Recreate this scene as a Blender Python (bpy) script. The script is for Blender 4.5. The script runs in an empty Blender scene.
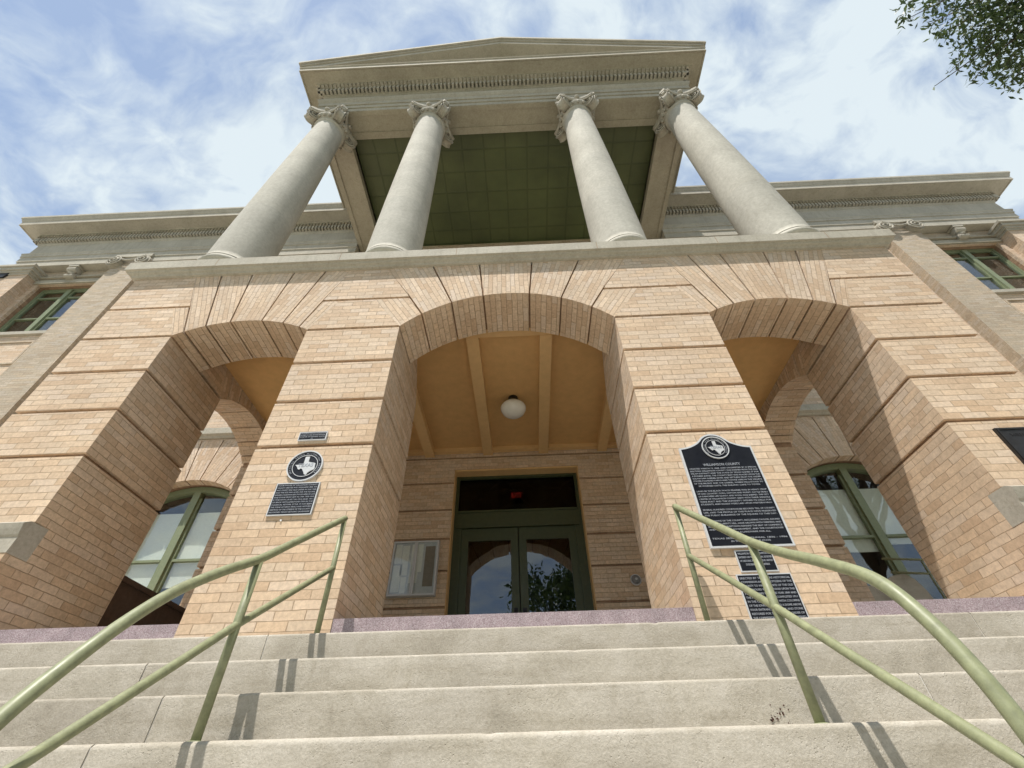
import bpy, bmesh, math, random
import numpy as np
from mathutils import Vector, Matrix, noise as mnoise
random.seed(7); np.random.seed(7)
R = math.radians
SC = bpy.context.scene
COL = SC.collection

# ------------------------------------------------------------------ camera
cam_d = bpy.data.cameras.new('camera'); cam = bpy.data.objects.new('camera', cam_d); COL.objects.link(cam)
SC.camera = cam
YAW, PITCH, ROLL = -0.0206496, 0.7430933, -0.0264264
f = Vector((math.sin(YAW)*math.cos(PITCH), math.cos(YAW)*math.cos(PITCH), math.sin(PITCH)))
r0 = Vector((math.cos(YAW), -math.sin(YAW), 0)); u0 = r0.cross(f)
r1 = r0*math.cos(ROLL)+u0*math.sin(ROLL); u1 = -r0*math.sin(ROLL)+u0*math.cos(ROLL)
m = Matrix((r1, u1, -f)).transposed().to_4x4(); m.translation = Vector((0.1232, -3.73, 0.0))
cam.matrix_world = m
cam_d.sensor_width = 36; cam_d.lens = 455.254/1024*36
cam_d.clip_start = 0.05; cam_d.clip_end = 3000
SC.render.resolution_x = 1024; SC.render.resolution_y = 768
SC.view_settings.view_transform = 'Standard'; SC.view_settings.look = 'None'
SC.view_settings.exposure = 0.76; SC.view_settings.gamma = 1

# ------------------------------------------------------------------ sky and sun
SUN = Vector((-0.6, -1.0, 2.75)).normalized()
w = bpy.data.worlds.new('World'); SC.world = w; w.use_nodes = True
nt = w.node_tree; nt.nodes.clear()
def N(t, nt_=None, **kw):
    n = (nt_ or nt).nodes.new(t)
    for k, v in kw.items(): setattr(n, k, v)
    return n
sky = N('ShaderNodeTexSky', sky_type='NISHITA'); sky.sun_disc = False
sky.sun_elevation = math.asin(SUN.z); sky.sun_rotation = math.atan2(SUN.x, SUN.y)
sky.air_density = 1.0; sky.dust_density = 0.6
tc = N('ShaderNodeTexCoord'); sep = N('ShaderNodeSeparateXYZ'); nt.links.new(tc.outputs['Generated'], sep.inputs[0])
mx = N('ShaderNodeMath', operation='MAXIMUM'); mx.inputs[1].default_value = 0.0; nt.links.new(sep.outputs['Z'], mx.inputs[0])
ad = N('ShaderNodeMath', operation='ADD'); ad.inputs[1].default_value = 0.22; nt.links.new(mx.outputs[0], ad.inputs[0])
dv = N('ShaderNodeVectorMath', operation='DIVIDE'); nt.links.new(tc.outputs['Generated'], dv.inputs[0])
cb = N('ShaderNodeCombineXYZ'); [nt.links.new(ad.outputs[0], cb.inputs[i]) for i in range(3)]
nt.links.new(cb.outputs[0], dv.inputs[1])
mp = N('ShaderNodeMapping'); mp.inputs['Rotation'].default_value = (0, 0, R(-35)); mp.inputs['Scale'].default_value = (1.0, 1.25, 0.0); mp.inputs['Location'].default_value = (3.1, 1.7, 0)
nt.links.new(dv.outputs[0], mp.inputs[0])
wn = N('ShaderNodeTexNoise'); wn.inputs['Scale'].default_value = 2.6; wn.inputs['Detail'].default_value = 3; nt.links.new(mp.outputs[0], wn.inputs['Vector'])
ws = N('ShaderNodeVectorMath', operation='SCALE'); ws.inputs['Scale'].default_value = 0.32; nt.links.new(wn.outputs['Color'], ws.inputs[0])
wa = N('ShaderNodeVectorMath', operation='ADD'); nt.links.new(mp.outputs[0], wa.inputs[0]); nt.links.new(ws.outputs[0], wa.inputs[1])
def sky_noise(sc, det, ro):
    n = N('ShaderNodeTexNoise'); n.inputs['Scale'].default_value = sc; n.inputs['Detail'].default_value = det; n.inputs['Roughness'].default_value = ro
    nt.links.new(wa.outputs[0], n.inputs['Vector']); return n
n1 = sky_noise(2.9, 7, 0.55); n2 = sky_noise(8.5, 6, 0.55)
mm = N('ShaderNodeMath', operation='MULTIPLY_ADD'); nt.links.new(n2.outputs['Fac'], mm.inputs[0]); mm.inputs[1].default_value = 0.62; nt.links.new(n1.outputs['Fac'], mm.inputs[2])
r_ = N('ShaderNodeMapRange'); r_.interpolation_type = 'SMOOTHSTEP'; r_.inputs[1].default_value = 0.62; r_.inputs[2].default_value = 0.90; r_.inputs[3].default_value = 0.7; r_.inputs[4].default_value = 0.97
nt.links.new(mm.outputs[0], r_.inputs[0])
bs = N('ShaderNodeBackground'); bs.inputs[1].default_value = 0.125; nt.links.new(sky.outputs[0], bs.inputs[0])
m2 = N('ShaderNodeMath', operation='MULTIPLY_ADD'); nt.links.new(n1.outputs['Fac'], m2.inputs[0]); m2.inputs[1].default_value = 0.8; nt.links.new(n2.outputs['Fac'], m2.inputs[2])
cr = N('ShaderNodeValToRGB'); e = cr.color_ramp.elements; e[0].position = 0.70; e[0].color = (0.42, 0.54, 0.74, 1); e[1].position = 1.06; e[1].color = (0.83, 0.93, 0.98, 1)
nt.links.new(m2.outputs[0], cr.inputs[0])
bc = N('ShaderNodeBackground'); bc.inputs[1].default_value = 0.56; nt.links.new(cr.outputs[0], bc.inputs[0])
mxs = N('ShaderNodeMixShader'); nt.links.new(r_.outputs[0], mxs.inputs[0]); nt.links.new(bs.outputs[0], mxs.inputs[1]); nt.links.new(bc.outputs[0], mxs.inputs[2])
wo = N('ShaderNodeOutputWorld'); nt.links.new(mxs.outputs[0], wo.inputs[0])

sl = bpy.data.lights.new('sun', 'SUN'); sl.energy = 3.4; sl.angle = R(0.6); sl.color = (1, 0.95, 0.885)
so = bpy.data.objects.new('sun', sl); COL.objects.link(so); so.rotation_euler = (-SUN).to_track_quat('-Z', 'Y').to_euler(); so.location = (-6, -10, 40)

# ------------------------------------------------------------------ materials
def newmat(name):
    mt = bpy.data.materials.new(name); mt.use_nodes = True
    return mt, mt.node_tree, mt.node_tree.nodes['Principled BSDF']
def L(t, a, b): t.links.new(a, b)
def noise(t, vec, scale, detail=5, rough=0.6, dist=0):
    n = t.nodes.new('ShaderNodeTexNoise'); n.inputs['Scale'].default_value = scale; n.inputs['Detail'].default_value = detail
    n.inputs['Roughness'].default_value = rough; n.inputs['Distortion'].default_value = dist
    if vec: L(t, vec, n.inputs['Vector'])
    return n
def ramp(t, fac, stops):
    n = t.nodes.new('ShaderNodeValToRGB'); els = n.color_ramp.elements
    while len(els) < len(stops): els.new(0.5)
    for el, (p, c) in zip(els, stops): el.position = p; el.color = c if len(c) == 4 else (*c, 1)
    L(t, fac, n.inputs[0]); return n
def mixc(t, fac, a, b, mode='MIX'):
    n = t.nodes.new('ShaderNodeMix'); n.data_type = 'RGBA'; n.blend_type = mode
    for i, v in ((0, fac), (6, a), (7, b)):
        if hasattr(v, 'is_output'): L(t, v, n.inputs[i])
        elif i == 0: n.inputs[0].default_value = v
        else: n.inputs[i].default_value = (*v, 1) if len(v) == 3 else v
    return n.outputs[2]
def bump(t, h, strength, dist, prev=None):
    n = t.nodes.new('ShaderNodeBump'); n.inputs['Strength'].default_value = strength; n.inputs['Distance'].default_value = dist
    L(t, h, n.inputs['Height'])
    if prev: L(t, prev, n.inputs['Normal'])
    return n.outputs[0]

def brick_mat(name, c1, c2, mortar, bw=0.245, rh=0.0755, ms=0.0045, greyup=None, mort_mix=1.0):
    mt, t, p = newmat(name)
    uv = t.nodes.new('ShaderNodeUVMap'); uv.uv_map = 'UVMap'
    geo = t.nodes.new('ShaderNodeNewGeometry')
    # wobble so courses are not ruler straight
    wn = noise(t, geo.outputs['Position'], 5.0, 2)
    sub = t.nodes.new('ShaderNodeVectorMath'); sub.operation = 'SUBTRACT'; L(t, wn.outputs['Color'], sub.inputs[0]); sub.inputs[1].default_value = (.5, .5, .5)
    scl = t.nodes.new('ShaderNodeVectorMath'); scl.operation = 'SCALE'; L(t, sub.outputs[0], scl.inputs[0]); scl.inputs['Scale'].default_value = 0.016
    addv = t.nodes.new('ShaderNodeVectorMath'); addv.operation = 'ADD'; L(t, uv.outputs[0], addv.inputs[0]); L(t, scl.outputs[0], addv.inputs[1])
    def br(msz, smooth):
        b = t.nodes.new('ShaderNodeTexBrick'); L(t, addv.outputs[0], b.inputs['Vector'])
        b.inputs['Scale'].default_value = 1; b.inputs['Brick Width'].default_value = bw; b.inputs['Row Height'].default_value = rh
        b.inputs['Mortar Size'].default_value = msz; b.inputs['Mortar Smooth'].default_value = smooth; b.inputs['Bias'].default_value = 0.0
        b.inputs['Color1'].default_value = (0, 0, 0, 1); b.inputs['Color2'].default_value = (1, 1, 1, 1); b.inputs['Mortar'].default_value = (.5, .5, .5, 1)
        return b
    b = br(ms, 0.15)
    cc = ramp(t, b.outputs['Color'], [(0.0, (c2[0]*.96, c2[1]*.93, c2[2]*.90)), (0.2, c2), (0.42, (c1[0]*.94, c1[1]*.96, c1[2]*.98)), (0.55, (c1[0], c1[1]*.96, c1[2]*.91)), (0.75, c1), (0.9, (c1[0]*.97, c1[1], c1[2]*1.06)), (1.0, tuple(min(1, x*1.1) for x in c1))])
    nz = noise(t, geo.outputs['Position'], 26, 5, 0.75)
    cv = ramp(t, nz.outputs['Fac'], [(0.3, (.78, .77, .76)), (0.72, (1.16, 1.16, 1.15))])
    col = mixc(t, 1.0, cc.outputs[0], cv.outputs[0], 'MULTIPLY')
    big = noise(t, geo.outputs['Position'], 0.9, 5, 0.65)
    bv = ramp(t, big.outputs['Fac'], [(0.3, (.88, .86, .84)), (0.7, (1.08, 1.07, 1.05))])
    col = mixc(t, 1.0, col, bv.outputs[0], 'MULTIPLY')
    mn = noise(t, geo.outputs['Position'], 14, 3)
    mc = mixc(t, mn.outputs['Fac'], tuple(x*0.8 for x in mortar), tuple(x*1.25 for x in mortar))
    mk_ = ramp(t, noise(t, geo.outputs['Position'], 7.0, 4, 0.7).outputs['Fac'], [(0.35, (.35,)*3), (0.62, (1,)*3)])
    mf = t.nodes.new('ShaderNodeMath'); mf.operation = 'MULTIPLY'; L(t, b.outputs['Fac'], mf.inputs[0]); L(t, mk_.outputs[0], mf.inputs[1])
    col = mixc(t, mf.outputs[0], col, mc)
    if greyup:    # brick colour turns cooler and greyer with height, along a ragged outline
        sp = t.nodes.new('ShaderNodeSeparateXYZ'); L(t, geo.outputs['Position'], sp.inputs[0])
        bn = noise(t, geo.outputs['Position'], 1.6, 6, 0.7)
        sm = t.nodes.new('ShaderNodeMath'); sm.operation = 'MULTIPLY_ADD'; L(t, bn.outputs['Fac'], sm.inputs[0]); sm.inputs[1].default_value = 1.8; L(t, sp.outputs['Z'], sm.inputs[2])
        mr = t.nodes.new('ShaderNodeMapRange'); L(t, sm.outputs[0], mr.inputs[0]); mr.inputs[1].default_value = 3.2; mr.inputs[2].default_value = 6.6; mr.inputs[4].default_value = 0.8
        col = mixc(t, mr.outputs[0], col, mixc(t, 1.0, col, greyup, 'MULTIPLY'))
    L(t, col, p.inputs['Base Color']); p.inputs['Roughness'].default_value = 0.88; p.inputs['Specular IOR Level'].default_value = 0.25
    inv = t.nodes.new('ShaderNodeMath'); inv.operation = 'SUBTRACT'; inv.inputs[0].default_value = 1; L(t, br(ms*1.2, 0.6).outputs['Fac'], inv.inputs[1])
    bb = bump(t, inv.outputs[0], 1.0, 0.006); tilt = bump(t, b.outputs['Color'], 0.25, 0.003, bb)
    L(t, bump(t, nz.outputs['Fac'], 0.35, 0.003, tilt), p.inputs['Normal'])
    return mt
BRICK = brick_mat('buff_brick', (.70, .55, .405), (.63, .475, .335), (.40, .285, .185), greyup=(.97, 1.0, 1.07), ms=0.0032)
BRICKG = brick_mat('grey_buff_brick', (.53, .45, .355), (.47, .395, .305), (.33, .28, .21), ms=0.003)
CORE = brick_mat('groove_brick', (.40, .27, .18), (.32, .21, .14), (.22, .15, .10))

def stone_mat(name, base, rough=0.85, pits=0.5, streak=0.35, stain=(.55, .52, .46), grain=60, bdist=0.004, horiz=False, geo_space=False):
    mt, t, p = newmat(name)
    geo = t.nodes.new('ShaderNodeNewGeometry'); P = geo.outputs['Position']
    a = noise(t, P, 1.3, 6, 0.65); b = noise(t, P, grain, 5, 0.75)
    mp_ = t.nodes.new('ShaderNodeMapping'); mp_.inputs['Scale'].default_value = (0.5, 0.5, 6) if horiz else (5, 5, 0.5); L(t, P, mp_.inputs[0])
    c = noise(t, mp_.outputs[0], 2.0, 6, 0.7)
    col = mixc(t, 1.0, base, ramp(t, a.outputs['Fac'], [(0.3, (.86, .85, .83)), (0.7, (1.1, 1.1, 1.09))]).outputs[0], 'MULTIPLY')
    col = mixc(t, 1.0, col, ramp(t, b.outputs['Fac'], [(0.25, (.8, .79, .77)), (0.7, (1.1, 1.1, 1.1))]).outputs[0], 'MULTIPLY')
    sf = ramp(t, c.outputs['Fac'], [(0.48, (0, 0, 0)), (0.78, (streak,)*3)])
    col = mixc(t, sf.outputs[0], col, mixc(t, 1.0, col, stain, 'MULTIPLY'))
    if horiz:
        st1 = ramp(t, noise(t, P, 3.2, 8, 0.75, 0.6).outputs['Fac'], [(0.42, (1, 1, 1)), (0.56, (.86, .85, .82)), (0.68, (.74, .73, .70))]); col = mixc(t, 0.9, col, st1.outputs[0], 'MULTIPLY')
        st2 = ramp(t, noise(t, P, 48, 6, 0.85).outputs['Fac'], [(0.30, (.70, .69, .67)), (0.44, (1, 1, 1))]); col = mixc(t, 0.7, col, st2.outputs[0], 'MULTIPLY')
    if name == 'column_limestone':
        sz = t.nodes.new('ShaderNodeSeparateXYZ'); L(t, P, sz.inputs[0])
        md = t.nodes.new('ShaderNodeMath'); md.operation = 'MULTIPLY_ADD'; L(t, sz.outputs['X'], md.inputs[0]); md.inputs[1].default_value = 0.0; md.inputs[2].default_value = 0.0
        dz_ = t.nodes.new('ShaderNodeMath'); dz_.operation = 'DIVIDE'; L(t, sz.outputs['Z'], dz_.inputs[0]); dz_.inputs[1].default_value = 1.62
        fz_ = t.nodes.new('ShaderNodeMath'); fz_.operation = 'FLOOR'; L(t, dz_.outputs[0], fz_.inputs[0])
        wn_ = t.nodes.new('ShaderNodeTexWhiteNoise'); wn_.noise_dimensions = '1D'; L(t, fz_.outputs[0], wn_.inputs['W'])
        col = mixc(t, 1.0, col, ramp(t, wn_.outputs['Value'], [(0, (.93, .93, .93)), (1, (1.05, 1.045, 1.03))]).outputs[0], 'MULTIPLY')
    if horiz: col = mixc(t, 1.0, col, ramp(t, geo.outputs['Random Per Island'], [(0, (.88, .87, .86)), (1, (1.06, 1.06, 1.05))]).outputs[0], 'MULTIPLY')
    L(t, col, p.inputs['Base Color']); p.inputs['Roughness'].default_value = rough; p.inputs['Specular IOR Level'].default_value = 0.25
    vor = t.nodes.new('ShaderNodeTexVoronoi'); vor.inputs['Scale'].default_value = grain*0.8; L(t, P, vor.inputs['Vector'])
    vr = ramp(t, vor.outputs['Distance'], [(0.0, (0, 0, 0)), (0.28, (1, 1, 1))])
    pm = noise(t, P, 9, 3); pr = ramp(t, pm.outputs['Fac'], [(0.5, (1, 1, 1)), (0.62, (0, 0, 0))])
    hp = mixc(t, pr.outputs[0], vr.outputs[0], (1, 1, 1))
    b1 = bump(t, noise(t, P, 22, 6, 0.8).outputs['Fac'], 0.35 if horiz else 0.15, 0.012, bump(t, b.outputs['Fac'], 0.6, bdist))
    L(t, bump(t, hp, pits, bdist, b1), p.inputs['Normal'])
    return mt
STONE = stone_mat('limestone', (.46, .43, .365), streak=0.55, grain=30, stain=(.66, .64, .60))
SOFFIT = stone_mat('terracotta_entablature', (.41, .375, .30), streak=0.5, grain=25, stain=(.66, .63, .56))
COLM = stone_mat('column_limestone', (.50, .48, .425), streak=0.35, grain=18, stain=(.75, .74, .72))
STEPM = stone_mat('step_limestone', (.52, .485, .425), pits=0.55, streak=1.0, grain=90, bdist=0.006, horiz=True, stain=(.78, .76, .72))
ROOFM = stone_mat('roof_gravel', (.3, .29, .27))
GROUND = stone_mat('plaza_concrete', (.50, .47, .42), grain=40)
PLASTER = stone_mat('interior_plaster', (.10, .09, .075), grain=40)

def simple(name, col, rough=0.5, metal=0.0, var=0.1, bumpd=0.0, scale=20, spec=0.5, coat=0):
    mt, t, p = newmat(name)
    geo = t.nodes.new('ShaderNodeNewGeometry'); a = noise(t, geo.outputs['Position'], scale, 5, 0.65)
    cl = mixc(t, 1.0, col, ramp(t, a.outputs['Fac'], [(0.3, (1-var,)*3), (0.7, (1+var,)*3)]).outputs[0], 'MULTIPLY')
    L(t, cl, p.inputs['Base Color']); p.inputs['Roughness'].default_value = rough; p.inputs['Metallic'].default_value = metal
    p.inputs['Specular IOR Level'].default_value = spec; p.inputs['Coat Weight'].default_value = coat
    rr = ramp(t, noise(t, geo.outputs['Position'], scale*0.4, 4).outputs['Fac'], [(0.3, (max(0, rough-.1),)*3), (0.7, (min(1, rough+.12),)*3)]); L(t, rr.outputs[0], p.inputs['Roughness'])
    if bumpd: L(t, bump(t, a.outputs['Fac'], 0.5, bumpd), p.inputs['Normal'])
    return mt
RAILG = simple('green_rail_paint', (.235, .25, .14), 0.5, var=0.22, bumpd=0.0015, scale=22)
WING = simple('green_window_paint', (.21, .245, .145), 0.5, var=0.1, bumpd=0.001)
DOORG = simple('dark_green_door_paint', (.055, .07, .032), 0.45, var=0.1)
OCHRE = simple('ochre_stucco', (.64, .40, .175), 0.9, var=0.07, bumpd=0.002, scale=7, spec=0.2)
OCHREB = simple('ochre_beam_paint', (.70, .47, .23), 0.8, var=0.05, bumpd=0.001, scale=9, spec=0.2)
PLAQUE = simple('black_plaque_enamel', (.010, .011, .016), 0.38, var=0.2, spec=0.25)
SILVER = simple('cast_aluminium', (.58, .59, .60), 0.5, metal=0.1, var=0.08, bumpd=0.001, scale=80)
LETTER = simple('raised_lettering', (.36, .38, .42), 0.5, metal=0.1)
BRONZE = simple('dark_bronze', (.035, .032, .03), 0.42, metal=0.5, var=0.25)
DARKM = simple('dark_metal', (.03, .03, .032), 0.5, metal=0.6)
COPPER = simple('verdigris_pipe', (.26, .36, .28), 0.7, var=0.2)
PAPER = simple('paper', (.88, .88, .86), 0.8, var=0.05)
PAPERG = simple('grey_notice_sheet', (.62, .64, .68), 0.8, var=0.1)
BLIND = simple('roller_blind_fabric', (.84, .85, .80), 0.9, var=0.04)
BARK = simple('oak_bark', (.09, .07, .05), 0.95, var=0.35, bumpd=0.02, scale=12)
CAULK = simple('white_joint_sealant', (.62, .60, .56), 0.8)
BLOTM = simple('rust_stain', (.07, .03, .02), 0.95, var=0.4, scale=80)

def granite():
    mt, t, p = newmat('pink_granite'); geo = t.nodes.new('ShaderNodeNewGeometry')
    v = t.nodes.new('ShaderNodeTexVoronoi'); v.inputs['Scale'].default_value = 190; L(t, geo.outputs['Position'], v.inputs['Vector'])
    c = ramp(t, v.outputs['Color'], [(0.1, (.22, .16, .17)), (0.4, (.33, .255, .27)), (0.7, (.40, .32, .335)), (0.95, (.50, .45, .455))])
    n = noise(t, geo.outputs['Position'], 6, 4); c2 = mixc(t, 1.0, c.outputs[0], ramp(t, n.outputs['Fac'], [(0.3, (.8, .8, .8)), (0.7, (1.15, 1.15, 1.15))]).outputs[0], 'MULTIPLY')
    L(t, c2, p.inputs['Base Color']); p.inputs['Roughness'].default_value = 0.55
    L(t, bump(t, n.outputs['Fac'], 0.3, 0.004), p.inputs['Normal']); return mt
GRAN = granite()
def tin():
    mt, t, p = newmat('green_pressed_tin'); geo = t.nodes.new('ShaderNodeNewGeometry')
    def B(s, ms):
        b = t.nodes.new('ShaderNodeTexBrick'); L(t, geo.outputs['Position'], b.inputs['Vector']); b.offset = 0.0; b.inputs['Scale'].default_value = 1
        b.inputs['Brick Width'].default_value = s; b.inputs['Row Height'].default_value = s; b.inputs['Mortar Size'].default_value = ms; b.inputs['Mortar Smooth'].default_value = 0.6
        b.inputs['Color1'].default_value = (.092, .110, .044, 1); b.inputs['Color2'].default_value = (.086, .104, .041, 1); b.inputs['Mortar'].default_value = (.068, .084, .032, 1); return b
    b = B(0.61, 0.035); n = noise(t, geo.outputs['Position'], 0.7, 5, 0.6)
    c = mixc(t, 1.0, b.outputs['Color'], ramp(t, n.outputs['Fac'], [(0.3, (.75, .75, .8)), (0.7, (1.25, 1.22, 1.2))]).outputs[0], 'MULTIPLY')
    L(t, c, p.inputs['Base Color']); p.inputs['Roughness'].default_value = 0.45
    b2 = bump(t, b.outputs['Fac'], 0.35, 0.012); L(t, bump(t, B(0.1525, 0.01).outputs['Fac'], 0.3, 0.006, b2), p.inputs['Normal']); return mt
TIN = tin()
def glass(name, tint, ior, body=0.0):
    mt = bpy.data.materials.new(name); mt.use_nodes = True; t = mt.node_tree; t.nodes.clear()
    tr = t.nodes.new('ShaderNodeBsdfTransparent'); tr.inputs[0].default_value = (*tint, 1)
    gl = t.nodes.new('ShaderNodeBsdfGlossy'); gl.inputs['Roughness'].default_value = 0.0; gl.inputs[0].default_value = (.95, .97, 1, 1)
    geo = t.nodes.new('ShaderNodeNewGeometry'); n = noise(t, geo.outputs['Position'], 1.7, 2)
    bm = bump(t, n.outputs['Fac'], 0.10, 0.02); L(t, bm, gl.inputs['Normal'])
    dt = t.nodes.new('ShaderNodeVectorMath'); dt.operation = 'DOT_PRODUCT'; L(t, geo.outputs['Normal'], dt.inputs[0]); L(t, geo.outputs['Incoming'], dt.inputs[1])
    def mth(op, a_, b_):
        n_ = t.nodes.new('ShaderNodeMath'); n_.operation = op
        for i_, v_ in enumerate((a_, b_)):
            if v_ is None: continue
            if hasattr(v_, 'is_output'): L(t, v_, n_.inputs[i_])
            else: n_.inputs[i_].default_value = v_
        return n_.outputs[0]
    ab_ = mth('ABSOLUTE', dt.outputs['Value'], None); om = mth('SUBTRACT', 1.0, ab_); p5_ = mth('POWER', om, 5.0)
    fac = mth('ADD', mth('MULTIPLY', p5_, 1.0-ior), ior)
    ms = t.nodes.new('ShaderNodeMixShader'); L(t, fac, ms.inputs[0]); L(t, tr.outputs[0], ms.inputs[1]); L(t, gl.outputs[0], ms.inputs[2])
    o = t.nodes.new('ShaderNodeOutputMaterial'); L(t, ms.outputs[0], o.inputs[0]); return mt
GLASS = glass('window_glass', (.93, .95, .93), .08)
DGLASS = glass('door_glass', (.4, .43, .43), .105)
TGLASS = glass('transom_glass', (.3, .32, .32), .02)
CGLASS = glass('cabinet_glass', (.92, .94, .93), .03)
def opal():
    mt, t, p = newmat('opal_glass'); p.inputs['Base Color'].default_value = (.78, .77, .72, 1); p.inputs['Roughness'].default_value = 0.2
    p.inputs['Subsurface Weight'].default_value = 0.3; p.inputs['Subsurface Radius'].default_value = (.05, .05, .05)
    geo = t.nodes.new('ShaderNodeNewGeometry'); n = noise(t, geo.outputs['Position'], 20, 3)
    L(t, mixc(t, n.outputs['Fac'], (.72, .71, .66), (.82, .81, .77)), p.inputs['Base Color']); return mt
OPAL = opal()
def exitm():
    mt, t, p = newmat('lit_red_letters'); p.inputs['Base Color'].default_value = (.4, .01, .01, 1)
    p.inputs['Emission Color'].default_value = (1, .06, .04, 1); p.inputs['Emission Strength'].default_value = 0.9
    geo = t.nodes.new('ShaderNodeNewGeometry'); n = noise(t, geo.outputs['Position'], 30, 2); L(t, mixc(t, n.outputs['Fac'], (.4, .01, .01), (.5, .02, .01)), p.inputs['Base Color']); return mt
EXITM = exitm()
def leafm(name, a, b):
    mt, t, p = newmat(name); geo = t.nodes.new('ShaderNodeNewGeometry')
    c = ramp(t, geo.outputs['Random Per Island'], [(0.0, a), (1.0, b)]); L(t, c.outputs[0], p.inputs['Base Color'])
    p.inputs['Roughness'].default_value = 0.5
    tl = t.nodes.new('ShaderNodeBsdfTranslucent'); L(t, c.outputs[0], tl.inputs[0])
    ms = t.nodes.new('ShaderNodeMixShader'); ms.inputs[0].default_value = 0.3; L(t, p.outputs[0], ms.inputs[1]); L(t, tl.outputs[0], ms.inputs[2])
    L(t, ms.outputs[0], t.nodes['Material Output'].inputs[0]); return mt
LEAF = leafm('oak_leaves', (.035, .065, .025), (.11, .16, .055))

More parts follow.
